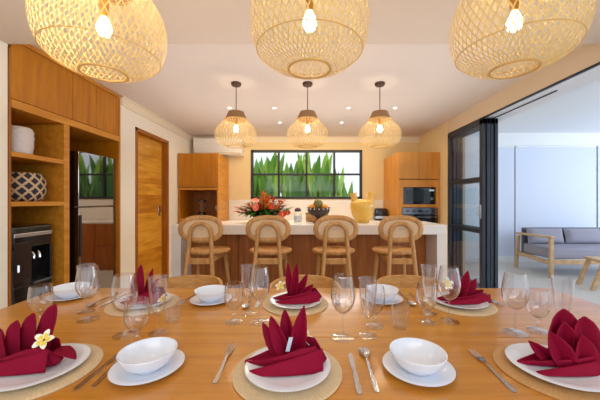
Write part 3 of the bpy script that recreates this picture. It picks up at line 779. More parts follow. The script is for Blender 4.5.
def anthurium(x, y, z, r, mat, tilt):
    bm = B()
    def f(u, v):
        a = 2 * PI * v; rr = r * u * (1 + 0.25 * math.cos(a) + 0.12 * math.cos(2 * a))
        return Matrix.Rotation(tilt, 3, 'X') @ Vector((rr * math.sin(a), rr * math.cos(a), 0.25 * rr * u)) + Vector((x, y, z))
    grid(bm, f, 5, 20, True); an = obj('anthurium_bloom', bm, mat, FA, True); an['label'] = 'glossy heart-shaped bloom'
    bm = B(); ax = Matrix.Rotation(tilt, 3, 'X') @ Vector((0, -0.2 * r, 1)) ; p = Vector((x, y, z))
    tube(bm, [p, p + ax * r * 0.5, p + ax * r * 0.95], [r * 0.1, r * 0.11, r * 0.05], 8); obj('spadix', bm, M['petal_c'], an, True)
    bm = B(); tube(bm, [(x * 0.1, y * 0.1, 0.08), (x * 0.6, y * 0.6, z * 0.6), (x, y, z)], 0.004, 6); obj('stem', bm, M['leaf_dark'], an, True)
def spike(x, y, z, h, mat, lean, nb=7, wid=0.05):
    base = Vector((x * 0.2, y * 0.2, 0.09)); top = Vector((x + lean, y, z))
    bm = B(); ax = (top - base)
    for i in range(nb):
        t = 0.45 + 0.5 * i / nb; p = base + ax * t; s = 1 if i % 2 else -1
        leafblade(bm, p, p + ax.normalized() * h * 0.24 + Vector((s * wid * 1.7 * (1 - i / nb * 0.6), -0.035 + 0.03 * (i % 3), 0)), wid * 0.85, 0.01, 0.4, 6)
    leafblade(bm, base + ax * 0.8, top + Vector((0, 0, 0.03)), wid * 0.35, 0, 0.5, 6)
    hb = obj('heliconia_bloom', bm, mat, FA, True); hb['label'] = 'pointed flame-coloured bloom spike'
    bm = B(); tube(bm, [base, base + ax * 0.9], 0.006, 6); obj('stem', bm, M['leaf_dark'], hb, True)
anthurium(-0.10, -0.20, 0.285, 0.045, M['coral'], 0.55)
anthurium(-0.08, -0.25, 0.195, 0.045, M['coral'], 1.15)
anthurium(0.11, -0.22, 0.205, 0.04, M['red'], 0.9)
anthurium(0.25, -0.16, 0.10, 0.055, M['red'], 0.7)
anthurium(0.31, -0.10, 0.12, 0.045, M['red'], 0.6)
spike(0.0, -0.16, 0.36, 0.30, M['flame'], 0.0, 11, 0.05); spike(-0.02, 0.02, 0.42, 0.28, M['flame'], 0.0, 8, 0.035); spike(0.03, -0.12, 0.30, 0.28, M['flame'], 0.03, 9, 0.045)
spike(-0.27, -0.16, 0.20, 0.28, M['flame'], -0.06, 9, 0.04); spike(-0.23, -0.2, 0.15, 0.25, M['red'], -0.12, 8, 0.04); spike(-0.28, -0.05, 0.14, 0.25, M['flame'], -0.08, 8, 0.04)
spike(0.12, -0.06, 0.32, 0.25, M['red'], 0.02, 7, 0.04); spike(0.23, -0.05, 0.29, 0.25, M['flame'], 0.04, 8, 0.04); spike(0.25, -0.1, 0.24, 0.2, M['red'], 0.05, 6, 0.045)
for (qx, qy, qz, qm) in ((-0.20, -0.08, 0.25, 'flame'), (-0.16, -0.22, 0.23, 'flame'), (-0.05, -0.2, 0.26, 'red'), (0.07, -0.24, 0.25, 'flame'), (0.17, -0.2, 0.2, 'flame'), (0.2, 0.0, 0.3, 'red'), (-0.31, 0.0, 0.18, 'red'), (0.06, -0.02, 0.36, 'flame')):
    spike(qx, qy, qz, 0.22, M[qm], 0.12 * qx, 8, 0.042)
spike(0.30, -0.1, 0.20, 0.24, M['leaf_yel'], 0.07, 6, 0.045); spike(-0.14, -0.05, 0.27, 0.22, M['leaf_yel'], -0.04, 6, 0.04)

# glass jar with dark contents
gj = thing('glass_jar', 'small clear jar with a dark lid beside the flowers on the island', 'jar', (-0.10, 4.02, ZI))
bm = B(); lathe(bm, smoothprof([(0.045, 0), (0.055, 0.01), (0.055, 0.12), (0.04, 0.145)], 3), 24, cap0=True); obj('jar_body', bm, M['stemglass'], gj, True)
bm = B(); lathe(bm, [(0.0, 0.005), (0.05, 0.006), (0.051, 0.09), (0, 0.09)], 24); obj('contents', bm, M['porcelain'], gj, True)
bm = B(); lathe(bm, [(0, 0.145), (0.044, 0.145), (0.046, 0.175), (0.03, 0.19), (0.015, 0.20), (0, 0.2)], 24); obj('lid', bm, M['plum'], gj, True)['label'] = 'dark purple lid'

# fruit bowl
fbx, fby = 0.18, 3.86
fb = thing('fruit_bowl', 'dark footed bowl with scalloped rim full of fruit on the island', 'bowl', (fbx, fby, ZI))
bm = B(); prof = [(0.0, 0.0), (0.075, 0.0), (0.07, 0.012), (0.03, 0.03), (0.026, 0.06), (0.05, 0.08), (0.11, 0.11), (0.145, 0.155), (0.155, 0.20), (0.145, 0.20), (0.13, 0.155), (0.09, 0.115), (0.0, 0.095)]
n = 48; rg = lathe(bm, prof, n)
for i in (7, 8, 9):
    for k, v in enumerate(rg[i]): v.co.z += 0.010 * math.cos(k * 2 * PI / 4)
obj('bowl_body', bm, M['bowl_dark'], fb, True)
bm = B()
for k in range(16):
    a = 2 * PI * k / 16; c, s_ = math.cos(a), math.sin(a)
    lathe(bm, [(0, -0.012), (0.012, 0), (0, 0.012)], 8, (0.155 * c, 0.155 * s_, 0.185))
obj('rim_studs', bm, M['vase_white'], fb, True)['label'] = 'pale studs along the rim'
fl = [(-0.09, -0.03, 'left'), (0.08, -0.05, 'right front'), (0.085, 0.05, 'right back'), (-0.06, 0.075, 'left back')]
for x, y, w in fl:
    bm = B(); bmesh.ops.create_uvsphere(bm, u_segments=18, v_segments=12, radius=0.045, matrix=Matrix.Diagonal((1, 1, 0.93, 1)))
    for v in bm.verts:
        rr = math.hypot(v.co.x, v.co.y)
        if v.co.z > 0.03: v.co.z -= 0.006 * max(0, 1 - rr / 0.02)
    o = obj('orange', bm, M['orange'], None, True, (fbx + x, fby + y, ZI + 0.205)); tag(o, 'orange in the dark fruit bowl, ' + w + ' of the papaya', 'orange', 'oranges in the fruit bowl')
    bm = B(); lathe(bm, [(0, 0.036), (0.006, 0.036), (0.004, 0.042), (0, 0.043)], 8); obj('stem_button', bm, M['leaf_dark'], o, True)
pa = thing('pineapple', 'green-brown pineapple with leafy crown on top of the fruit bowl', 'pineapple', (fbx - 0.005, fby, ZI + 0.165))
bm = B(); rg = lathe(bm, smoothprof([(0, 0.0), (0.04, 0.008), (0.062, 0.05), (0.06, 0.10), (0.035, 0.14), (0, 0.148)], 5), 30)
for i, r_ in enumerate(rg):
    for k, v in enumerate(r_):
        s_ = math.sin(PI * k / 2.5 + i * 0.9) * math.sin(PI * k / 2.5 - i * 0.9); v.co.x *= 1 + 0.06 * s_; v.co.y *= 1 + 0.06 * s_
obj('fruit_body', bm, M['papaya'], pa, True)
bm = B()
for k in range(14):
    a = k * 2.4; q = 0.012 + 0.03 * (k % 4) / 4
    leafblade(bm, (0, 0, 0.14), (q * 1.3 * math.cos(a), q * 1.3 * math.sin(a), 0.20 + 0.012 * (13 - k) / 2), 0.022, 0.0, 0.5, 5)
obj('leaf_crown', bm, M['leaf_dark'], pa, True)
# wooden box behind the fruit bowl
wb = thing('wooden_box', 'small plain wooden box behind the fruit bowl on the island', 'box', (0.17, 4.115, ZI))
bm = B(); box(bm, -0.16, 0.16, -0.05, 0.06, 0.0, 0.11, 0.004); obj('box_body', bm, M['crate'], wb)
bm = B(); box(bm, -0.165, 0.165, -0.053, 0.065, 0.11, 0.13, 0.004); obj('lid', bm, M['crate'], wb)
# yellow two-necked vase
yv = thing('glazed_vase', 'plump ochre-yellow glazed vase with two spouts on the island', 'vase', (0.775, 3.92, ZI))
bm = B(); lathe(bm, [(0, 0)] + smoothprof([(0.082, 0.0), (0.092, 0.012), (0.122, 0.07), (0.152, 0.15), (0.162, 0.215), (0.152, 0.265), (0.115, 0.30), (0.06, 0.312), (0.0, 0.314)], 5), 40); vb_ = obj('vase_body', bm, M['yellow'], yv, True)
for s in (-1, 1):
    bm = B()
    lathe(bm, [(0.066, -0.035), (0.050, 0.01), (0.040, 0.05), (0.041, 0.085), (0.049, 0.108), (0.049, 0.116), (0.040, 0.116), (0.032, 0.08), (0.03, 0.0)], 24)
    bmesh.ops.transform(bm, matrix=Matrix.Translation((s * 0.10, 0, 0.285)) @ Matrix.Rotation(s * 0.22, 4, 'Y'), verts=bm.verts)
    obj('spout', bm, M['yellow'], yv, True)
# small dark dish by the vase
bm = B(); lathe(bm, [(0, 0), (0.03, 0), (0.05, 0.025), (0.055, 0.04), (0.048, 0.04), (0.03, 0.012), (0, 0.01)], 24)
o = obj('small_dish', bm, M['bowl_dark'], None, True, (0.55, 4.08, ZI)); tag(o, 'tiny dark dish between the fruit bowl and the yellow vase', 'dish')
# toaster on the back counter
to = thing('toaster', 'small dark toaster on the back counter beside the oven tower', 'toaster', (1.52, 5.86, 0.95))
bm = B(); box(bm, -0.13, 0.13, -0.09, 0.09, 0.01, 0.25, 0.025, 3); obj('body', bm, M['black_plastic'], to, True)
bm = B(); box(bm, -0.12, 0.12, -0.094, -0.09, 0.05, 0.10, 0.001); obj('steel_band', bm, M['silver'], to)
for s in (-0.035, 0.035):
    bm = B(); box(bm, -0.1, 0.1, s - 0.012, s + 0.012, 0.249, 0.254, 0.002); obj('slot', bm, M['oven_glass'], to)
bm = B(); box(bm, 0.13, 0.15, -0.02, 0.02, 0.14, 0.16, 0.003); obj('lever', bm, M['silver'], to)
# ------------------------------------------------------------------ dining table and chairs
ZTB = 0.75
TX0, TX1, TY0, TY1 = -1.69, 1.70, 0.66, 2.00
tb = thing('dining_table', 'long honey oak dining table laid for six', 'table', (0, 1.33, 0))
bm = B()
box(bm, TX0, TX1, TY0 - 1.33, 1.277 - 1.33, ZTB - 0.045, ZTB, 0.0025); box(bm, TX0, TX1, 1.280 - 1.33, TY1 - 1.33, ZTB - 0.045, ZTB, 0.0025)
obj('tabletop', bm, M['table'], tb)
bm = B(); 
for y in (-0.58, 0.55): box(bm, TX0 + 0.14, TX1 - 0.14, y, y + 0.025, ZTB - 0.12, ZTB - 0.046, 0.002)
for x in (TX0 + 0.12, TX1 - 0.145): box(bm, x, x + 0.025, -0.55, 0.55, ZTB - 0.12, ZTB - 0.046, 0.002)
obj('apron', bm, M['table'], tb)
for x in (TX0 + 0.1, TX1 - 0.18):
    for y in (-0.6, 0.52):
        bm = B(); box(bm, x, x + 0.08, y, y + 0.08, 0.0, ZTB - 0.046, 0.005); obj('leg', bm, M['table'], tb)

def make_chair(loc, label):
    t = thing('dining_chair', label, 'dining chair', loc, 0, 'curved-back oak dining chairs on the far side')
    R = 0.25
    bm = B(); th = 0.022
    def sec(a, rr, z): return (rr * math.cos(a), rr * math.sin(a), z)
    N = 36; prev = None; first = None
    for k in range(N + 1):
        a = math.radians(-8 + 196 * k / N)
        e = abs(k / N - 0.5) * 2
        zb = 0.52 + 0.06 * (e ** 3); zt = 0.708 - 0.05 * (e ** 4)
        rg = [bm.verts.new(sec(a, R, zb)), bm.verts.new(sec(a, R + th, zb)), bm.verts.new(sec(a, R + th + 0.012, zt)), bm.verts.new(sec(a, R + 0.012, zt))]
        if prev:
            for i in range(4): bm.faces.new((prev[i], prev[(i + 1) % 4], rg[(i + 1) % 4], rg[i]))
        else: bm.faces.new(rg[::-1])
        prev = rg
    bm.faces.new(prev); obj('backrest', bm, M['chair'], t, True)
    bm = B(); lathe(bm, [(0, 0.425), (0.22, 0.425), (0.24, 0.44), (0.235, 0.46), (0.2, 0.462), (0, 0.452)], 36); obj('seat', bm, M['chair'], t, True)
    for (ax, tz) in ((35, 0.53), (145, 0.53), (-35, 0.43), (-145, 0.43)):
        a = math.radians(ax); r0 = 0.26 if tz > 0.5 else 0.2
        bm = B(); tube(bm, [((r0 + 0.03) * math.cos(a), (r0 + 0.03) * math.sin(a), 0), (r0 * math.cos(a), r0 * math.sin(a), tz)], [0.014, 0.019], 10); obj('leg', bm, M['chair'], t, True)
    return t
cx = [(-0.93, 'curved-back oak dining chair behind the far left place setting'), (0.0, 'curved-back oak dining chair behind the far middle place setting'), (0.84, 'curved-back oak dining chair behind the far right place setting')]
c0 = make_chair((cx[0][0], 2.24, 0), cx[0][1])
for x, l in cx[1:]: dup(c0, (x, 2.24, 0), 0, l)

# ------------------------------------------------------------------ place settings
SET = {  # name: (x, y)
    'near left': (-0.94, 1.02), 'near middle': (-0.06, 1.02), 'near right': (0.885, 1.02),
    'far left': (-0.94, 1.69), 'far middle': (-0.055, 1.695), 'far right': (0.895, 1.69)}
ZM, ZP = ZTB + 0.0085, ZTB + 0.0095
def placemat_bm():
    bm = B(); prof = [(0, 0.0), (0.188, 0.0), (0.1905, 0.004)]
    N = 40
    for i in range(N + 1):
        r = 0.189 * (1 - i / N); prof.append((r, 0.0065 + 0.0016 * abs(math.sin(PI * i / 2))))
    lathe(bm, prof, 72); return bm
def plate_bm():
    bm = B(); lathe(bm, [(0, 0.001), (0.08, 0.001), (0.085, 0.0), (0.092, 0.002), (0.11, 0.008), (0.148, 0.0155), (0.150, 0.0175), (0.147, 0.0185), (0.11, 0.0115), (0.09, 0.0055), (0, 0.0045)], 72); return bm
pm = {}; pl0 = None
for i, (nm, (x, y)) in enumerate(SET.items()):
    key = 'mat_tan' if nm == 'near right' else 'mat_cream'
    lab = ('honey tan' if nm == 'near right' else 'cream') + ' round woven placemat under the ' + nm + ' dinner plate'
    if key not in pm:
        pm[key] = obj('placemat', placemat_bm(), M[key], None, True, (x, y, ZTB)); o = pm[key]; tag(o, lab, 'placemat', 'round woven placemats')
    else: o = dup(pm[key], (x, y, ZTB), 0, lab)
    lab = 'white dinner plate holding the napkin at the ' + nm + ' place setting'
    if pl0 is None:
        pl0 = obj('dinner_plate', plate_bm(), M['porcelain'], None, True, (x, y, ZP)); tag(pl0, lab, 'plate', 'white dinner plates on the placemats')
    else: dup(pl0, (x, y, ZP), 0, lab)

# napkins (folded cloth fans)
def napkin_bm(xl, xr, H, petals, D=0.062, tail=None):
    bm = B()
    # boat-shaped folded base
    def f(u, v):
        s = 2 * v - 1
        x = lerp(xl, xr, u)
        ud = min(1, (u / 0.55)) ** 0.8
        d = D * ud * (1 - 0.35 * max(0, (u - 0.75) / 0.25) ** 2)
        h = 0.012 + (H - 0.012) * min(1, u / 0.8) ** 1.15
        yy = d * math.copysign(abs(s) ** 0.6, s)
        zz = h * abs(s) ** 2.4
        lean = 0.022 * (zz / max(h, 1e-4)) * (1 if s > 0 else -0.2)
        return (x + 0.02 * u * zz / 0.07 * -1, yy * (1 - 0.25 * zz / max(h, 1e-4)), 0.001 + zz)
    grid(bm, f, 22, 16)
    # closed right end
    def e(u, v):
        s = 2 * v - 1; p = Vector(f(1, v)); c = Vector((xr + 0.02, 0, 0.02))
        return p.lerp(c, u * 0.95)
    grid(bm, e, 5, 16)
    # diagonal outer flap wrapped over the front
    def g(u, v):
        x = lerp(xl + 0.07 * (xr - xl), xr + 0.004, u)
        h0 = 0.002; h1 = lerp(0.006, H * 0.98, u ** 0.9)
        z = lerp(h0, h1, v)
        yy = -D * (1.10 - 0.28 * v) * (0.75 + 0.35 * math.sin(PI * min(1, 0.25 + u * 0.75)))
        return (x, yy - 0.004, z)
    grid(bm, g, 14, 6)
    for (bx, by, tx, ty, tz, w, roundness) in petals:
        base = Vector((bx, by, 0.02)); tip = Vector((tx, ty, tz))
        d = tip - base; L = d.length; d.normalize()
        side = d.cross(Vector((0.25, 1, 0.12))).normalized(); nr = side.cross(d).normalized()
        wt = [(0, 0.85), (0.3, 1.0), (0.5, 0.95), (0.75, 0.62 + 0.33 * roundness), (0.9, 0.28 + 0.5 * roundness), (1.0, 0.02 + 0.15 * roundness)]
        if nr.y > 0: nr = -nr
        def pf(u, v):
            s = 2 * v - 1; ww = w * 0.5 * interp(wt, u)
            depth = ww * 0.95 * (1 - 0.35 * u)
            curl = 0.012 * u * u
            return base + d * (L * u) + side * (s * ww) + nr * (depth * abs(s) ** 1.1 - depth * 0.5 - curl)
        grid(bm, pf, 12, 8)
    if tail:
        leafblade(bm, tail[0], tail[1], tail[2], 0.006, 0.3, 8, wtab=[(0, 0.7), (0.4, 1), (0.8, 0.6), (1, 0.08)])
    return bm
NAP = {
 'near middle': (-0.155, 0.118, 0.078, [(-0.02, 0.012, -0.100, 0.02, 0.135, 0.055, 0.1), (0.0, -0.004, -0.066, -0.005, 0.166, 0.060, 0.35), (0.012, 0.022, -0.018, 0.02, 0.182, 0.058, 0.3), (0.028, 0.006, 0.054, 0.0, 0.205, 0.060, 0.05)], None),
 'near left': (-0.21, 0.055, 0.075, [(-0.13, 0.0, -0.17, -0.0, 0.12, 0.075, 0.9), (-0.09, 0.004, -0.105, 0.0, 0.15, 0.075, 0.8), (-0.05, 0.01, -0.05, 0.005, 0.175, 0.075, 0.75), (-0.015, 0.02, 0.025, 0.012, 0.205, 0.075, 0.8)], ((0.04, 0.0, 0.045), (0.112, 0.01, 0.012), 0.065)),
 'near right': (-0.125, 0.21, 0.06, [(-0.01, -0.01, -0.085, -0.01, 0.080, 0.045, 0.05), (0.02, -0.035, -0.03, -0.03, 0.125, 0.07, 0.05), (0.055, 0.03, 0.078, 0.03, 0.182, 0.115, 0.4), (0.06, 0.01, 0.05, 0.0, 0.145, 0.085, 0.15), (0.11, 0.0, 0.125, 0.0, 0.165, 0.09, 0.6), (0.08, -0.04, 0.085, -0.035, 0.115, 0.07, 0.1)], None),
 'far left': (-0.13, 0.11, 0.065, [(-0.015, 0.0, -0.035, 0.0, 0.205, 0.06, 0.5), (0.01, 0.01, 0.03, 0.01, 0.185, 0.045, 0.05), (-0.04, 0.0, -0.085, 0.0, 0.135, 0.055, 0.3), (0.02, -0.01, 0.07, 0.0, 0.125, 0.05, 0.2)], None),
 'far middle': (-0.135, 0.135, 0.06, [(-0.025, 0.01, -0.052, 0.01, 0.215, 0.045, 0.1), (-0.01, 0.0, 0.004, 0.0, 0.215, 0.048, 0.05), (0.01, 0.01, 0.068, 0.01, 0.15, 0.045, 0.05), (0.03, -0.01, 0.105, 0.0, 0.09, 0.045, 0.1)], None),
 'far right': (-0.12, 0.165, 0.05, [(-0.01, 0.01, -0.01, 0.01, 0.165, 0.06, 0.2), (0.02, 0.0, 0.07, 0.0, 0.172, 0.06, 0.05), (0.045, 0.0, 0.12, 0.0, 0.125, 0.055, 0.1), (0.06, -0.02, 0.16, -0.01, 0.06, 0.05, 0.05)], None)}
NL = {'near middle': 'four pointed petals leaning left', 'near left': 'rounded stacked pleats', 'near right': 'broad rounded petals', 'far left': 'tall narrow petals', 'far middle': 'thin spread points', 'far right': 'points fanning to the right'}
for nm, (xl, xr, H, pet, tail) in NAP.items():
    x, y = SET[nm]
    o = obj('napkin', napkin_bm(xl, xr, H, pet, tail=tail), M['napkin'], None, True, (x, y + 0.018, ZP + 0.0072))
    so = o.modifiers.new('thick', 'SOLIDIFY'); so.thickness = 0.003; so.offset = 0
    tag(o, 'maroon cloth napkin folded into ' + NL[nm] + ' on the ' + nm + ' plate', 'napkin', 'maroon folded napkins')
    if nm == 'near middle':
        bm = B(); grid(bm, lambda u, v: (lerp(-0.008, 0.006, v) + 0.012 * u, -0.03 + 0.01 * u, lerp(0.06, 0.105, u)), 4, 2)
        tgo = obj('care_tag', bm, M['tag'], o); tgo['label'] = 'small pale care tag'

# frangipani flowers
def make_flower(loc, label, rot=(0, 0, 0), sc=1.0):
    t = thing('frangipani_flower', label, 'flower', loc, 0, 'frangipani flowers on the napkins'); t.rotation_euler = rot; t.scale = (sc,) * 3
    for k in range(5):
        bm = B(); a = 2 * PI * k / 5
        def f(u, v):
            s = 2 * v - 1; w = 0.012 * math.sin(PI * min(1, 0.1 + 0.86 * u)) ** 0.7
            r = 0.004 + 0.034 * u
            p = Vector((r, s * w + 0.006 * u, 0.010 * u - 0.006 * u * u + 0.004 * s * s))
            return Matrix.Rotation(a, 3, 'Z') @ p
        grid(bm, f, 8, 4); pp = obj('petal', bm, M['petal'], t, True)
        bm = B()
        def f2(u, v):
            p = Vector(f(u * 0.55, 0.15 + 0.7 * v)); p.z += 0.0012; return p
        grid(bm, f2, 5, 3); obj('yellow_throat', bm, M['petal_c'], pp, True)
    return t
FL = [('near left', (0.072, -0.055, 0.128), (0.9, 0, 0.1), 0.85, 'white and yellow frangipani on the rounded pleats of the near left napkin'),
      ('near middle', (0.062, 0.075, 0.075), (0.7, 0.5, 0.3), 0.8, 'frangipani half hidden behind the near middle napkin'),
      ('near right', (0.15, 0.04, 0.08), (0.8, 0.2, 0), 0.8, 'frangipani at the right edge on the near right napkin'),
      ('far left', (0.125, -0.03, 0.03), (0.7, 0, 0.2), 0.8, 'frangipani beside the tall far left napkin'),
      ('far middle', (-0.09, 0.03, 0.085), (0.6, -0.4, 0), 0.9, 'frangipani tucked at the left of the far middle napkin'),
      ('far right', (-0.075, -0.02, 0.115), (1.2, 0, 0.2), 0.95, 'frangipani on the far right napkin, seen through a wine glass')]
for nm, off, rot, sc, lab in FL:
    x, y = SET[nm]; make_flower((x + off[0], y + off[1], ZP + off[2]), lab, rot, sc)

# bowls on side plates
def side_plate_bm():
    bm = B(); lathe(bm, [(0, 0.001), (0.062, 0.001), (0.068, 0.0), (0.075, 0.003), (0.095, 0.009), (0.119, 0.015), (0.121, 0.017), (0.118, 0.0178), (0.09, 0.011), (0.07, 0.0055), (0, 0.0045)], 64); return bm
def bowl_bm():
    bm = B(); lathe(bm, [(0, 0.002), (0.045, 0.002), (0.048, 0.0), (0.052, 0.004)] + smoothprof([(0.058, 0.008), (0.078, 0.026), (0.091, 0.048), (0.0965, 0.062)], 4) + [(0.0955, 0.064), (0.0925, 0.062)] + smoothprof([(0.0925, 0.062), (0.086, 0.046), (0.072, 0.025), (0.05, 0.010), (0, 0.007)], 4), 64); return bm
BW = [(-0.56, 1.036, 'between the near left and near middle placemats'), (0.40, 1.03, 'between the near middle and near right placemats'), (-1.46, 1.81, 'at the far left end of the table'),
      (-0.562, 1.74, 'between the far left and far middle placemats'), (0.467, 1.757, 'between the far middle and far right placemats')]
s0 = b0 = None
for x, y, w in BW:
    ls, lb = 'white side plate under a soup bowl, ' + w, 'deep white soup bowl on a side plate, ' + w
    if s0 is None:
        s0 = obj('side_plate', side_plate_bm(), M['porcelain'], None, True, (x, y, ZTB + 0.0005)); tag(s0, ls, 'plate', 'white side plates under bowls')
        b0 = obj('soup_bowl', bowl_bm(), M['porcelain'], None, True, (x, y, ZTB + 0.006)); tag(b0, lb, 'bowl', 'white soup bowls')
    else:
        dup(s0, (x, y, ZTB + 0.0005), 0, ls); dup(b0, (x, y, ZTB + 0.006), 0, lb)

# glassware
def glass_thing(name, label, cat, group, loc, bowl, stem, foot):
    t = thing(name, label, cat, loc, 0, group)
    if foot:
        bm = B(); lathe(bm, foot, 36); obj('foot', bm, M['stemglass'], t, True)
        bm = B(); lathe(bm, stem, 16); obj('stem', bm, M['stemglass'], t, True)
    bm = B(); lathe(bm, bowl, 40); obj('glass_bowl', bm, M['glass'], t, True)
    return t
def shell(prof, th=0.0013):
    p = smoothprof(prof, 5); inner = [(max(0, r - th), z + (th if r < 0.012 else 0)) for r, z in p]
    return p + inner[::-1]
GL = {
 'wine_glass': dict(cat='wine glass', bowl=shell([(0.0, 0.108), (0.018, 0.112), (0.041, 0.138), (0.0525, 0.175), (0.049, 0.225), (0.0405, 0.273)]),
     stem=[(0.0, 0.004), (0.012, 0.005), (0.005, 0.02), (0.0038, 0.06), (0.0045, 0.1), (0.011, 0.11), (0, 0.112)], foot=[(0, 0.0), (0.047, 0.0), (0.048, 0.002), (0.03, 0.004), (0.012, 0.008), (0, 0.008)]),
 'champagne_flute': dict(cat='flute', bowl=shell([(0.0, 0.078), (0.012, 0.082), (0.024, 0.11), (0.033, 0.16), (0.038, 0.21), (0.042, 0.256)]),
     stem=[(0.0, 0.004), (0.011, 0.005), (0.006, 0.018), (0.0045, 0.05), (0.006, 0.075), (0.011, 0.084), (0, 0.086)], foot=[(0, 0.0), (0.04, 0.0), (0.041, 0.002), (0.025, 0.004), (0.011, 0.008), (0, 0.008)]),
 'water_goblet': dict(cat='goblet', bowl=shell([(0.0, 0.062), (0.018, 0.066), (0.038, 0.088), (0.0475, 0.12), (0.0465, 0.16), (0.042, 0.193)]),
     stem=[(0.0, 0.004), (0.016, 0.006), (0.009, 0.018), (0.007, 0.03), (0.012, 0.04), (0.008, 0.05), (0.014, 0.064), (0, 0.066)], foot=[(0, 0.0), (0.041, 0.0), (0.042, 0.0035), (0.028, 0.006), (0.015, 0.011), (0, 0.011)])}
GP = [
 ('wine_glass', 'far left', -1.094, 1.462), ('champagne_flute', 'far left', -1.185, 1.57), ('water_goblet', 'far left', -1.275, 1.40),
 ('water_goblet', 'far middle', -0.352, 1.438), ('champagne_flute', 'far middle', -0.302, 1.545), ('wine_glass', 'far middle', -0.226, 1.438),
 ('water_goblet', 'far right', 0.60, 1.43), ('champagne_flute', 'far right', 0.66, 1.545), ('wine_glass', 'far right', 0.718, 1.445),
 ('wine_glass', 'near left', -0.805, 1.294), ('champagne_flute', 'near left', -0.668, 1.318), ('water_goblet', 'near left', -0.696, 1.20),
 ('wine_glass', 'near middle', 0.166, 1.27), ('champagne_flute', 'near middle', 0.28, 1.289), ('water_goblet', 'near middle', 0.335, 1.39),
 ('wine_glass', 'near right', 0.955, 1.318), ('water_goblet', 'near right', 1.075, 1.34), ('champagne_flute', 'near right', 1.155, 1.30)]
WORD = {'wine_glass': 'round-bowled long-stemmed wine glass', 'champagne_flute': 'slim tapered champagne flute', 'water_goblet': 'short-stemmed water goblet'}
g0 = {}
for nm, st, x, y in GP:
    g = GL[nm]; lab = 'empty clear ' + WORD[nm] + ' at the ' + st + ' place setting'
    grp = {'wine_glass': 'clear wine glasses', 'champagne_flute': 'clear champagne flutes', 'water_goblet': 'clear water goblets'}[nm]
    if nm not in g0: g0[nm] = glass_thing(nm, lab, g['cat'], grp, (x, y, ZTB + 0.0003), g['bowl'], g['stem'], g['foot'])
    else: dup(g0[nm], (x, y, ZTB + 0.0003), 0, lab)
tprof = [(0.0, 0.0), (0.034, 0.0), (0.036, 0.003), (0.0425, 0.113), (0.0415, 0.1135), (0.035, 0.014), (0.0, 0.011)]
t0 = None
for x, y, w in ((-0.664, 1.45, 'empty clear straight tumbler behind the near left flute'), (0.452, 1.38, 'empty clear straight tumbler right of the near middle flute')):
    if t0 is None:
        bm = B(); lathe(bm, tprof, 36); t0 = obj('tumbler', bm, M['stemglass'], None, True, (x, y, ZTB + 0.0003)); tag(t0, w, 'tumbler', 'clear tumblers')
    else: dup(t0, (x, y, ZTB + 0.0003), 0, w)

# cutlery (local +y points to the head)
def strip(bm, tab, zf, th=0.0025, n=20, cup=None):
    """flat utensil outline: tab of (y, halfwidth), zf height along."""
    y0, y1 = tab[0][0], tab[-1][0]
    rows = []
    for i in range(n + 1):
        y = lerp(y0, y1, i / n); w = interp(tab, y); row = []
        for s in (-1, -0.5, 0, 0.5, 1):
            z = zf(y) + (cup(y) * (s * s - 1) if cup else 0)
            row.append((s * w, y, z))
        rows.append(row)
    top = [[bm.verts.new((x, y, z + th)) for x, y, z in r] for r in rows]; bot = [[bm.verts.new((x, y, z)) for x, y, z in r] for r in rows]
    for i in range(n):
        for j in range(4):
            bm.faces.new((top[i][j], top[i][j + 1], top[i + 1][j + 1], top[i + 1][j])); bm.faces.new((bot[i][j + 1], bot[i][j], bot[i + 1][j], bot[i + 1][j + 1]))
        bm.faces.new((top[i][0], top[i + 1][0], bot[i + 1][0], bot[i][0])); bm.faces.new((top[i + 1][4], top[i][4], bot[i][4], bot[i + 1][4]))
    bm.faces.new([top[0][j] for j in range(5)] + [bot[0][j] for j in (4, 3, 2, 1, 0)]); bm.faces.new([top[-1][j] for j in (4, 3, 2, 1, 0)] + [bot[-1][j] for j in range(5)])
def fork(loc, rz, label):
    t = thing('fork', label, 'fork', loc, rz, 'steel forks')
    bm = B(); strip(bm, [(-0.125, 0.005), (-0.12, 0.0085), (-0.06, 0.0065), (0.03, 0.0038), (0.045, 0.006), (0.06, 0.0125), (0.075, 0.013)], lambda y: 0.001 + 0.006 * math.exp(-((y - 0.03) / 0.05) ** 2), n=30); obj('handle', bm, M['steel'], t, True)
    for k in range(4):
        bm = B(); x = -0.0108 + 0.0072 * k
        tube(bm, [(x, 0.073, 0.004), (x, 0.10, 0.0035), (x * 0.95, 0.125, 0.008)], [0.0022, 0.002, 0.0012], 6); obj('tine', bm, M['steel'], t, True)
    return t
def knife(loc, rz, label):
    t = thing('knife', label, 'knife', loc, rz, 'steel table knives')
    bm = B(); strip(bm, [(-0.125, 0.006), (-0.12, 0.009), (-0.05, 0.0085), (0.005, 0.006), (0.012, 0.006)], lambda y: 0.0005, 0.005, n=20); obj('handle', bm, M['steel'], t, True)
    bm = B(); strip(bm, [(0.012, 0.006), (0.02, 0.0085), (0.06, 0.0105), (0.095, 0.0095), (0.115, 0.006), (0.125, 0.0015)], lambda y: 0.001, 0.0016, n=18); obj('blade', bm, M['steel'], t, True)
    return t
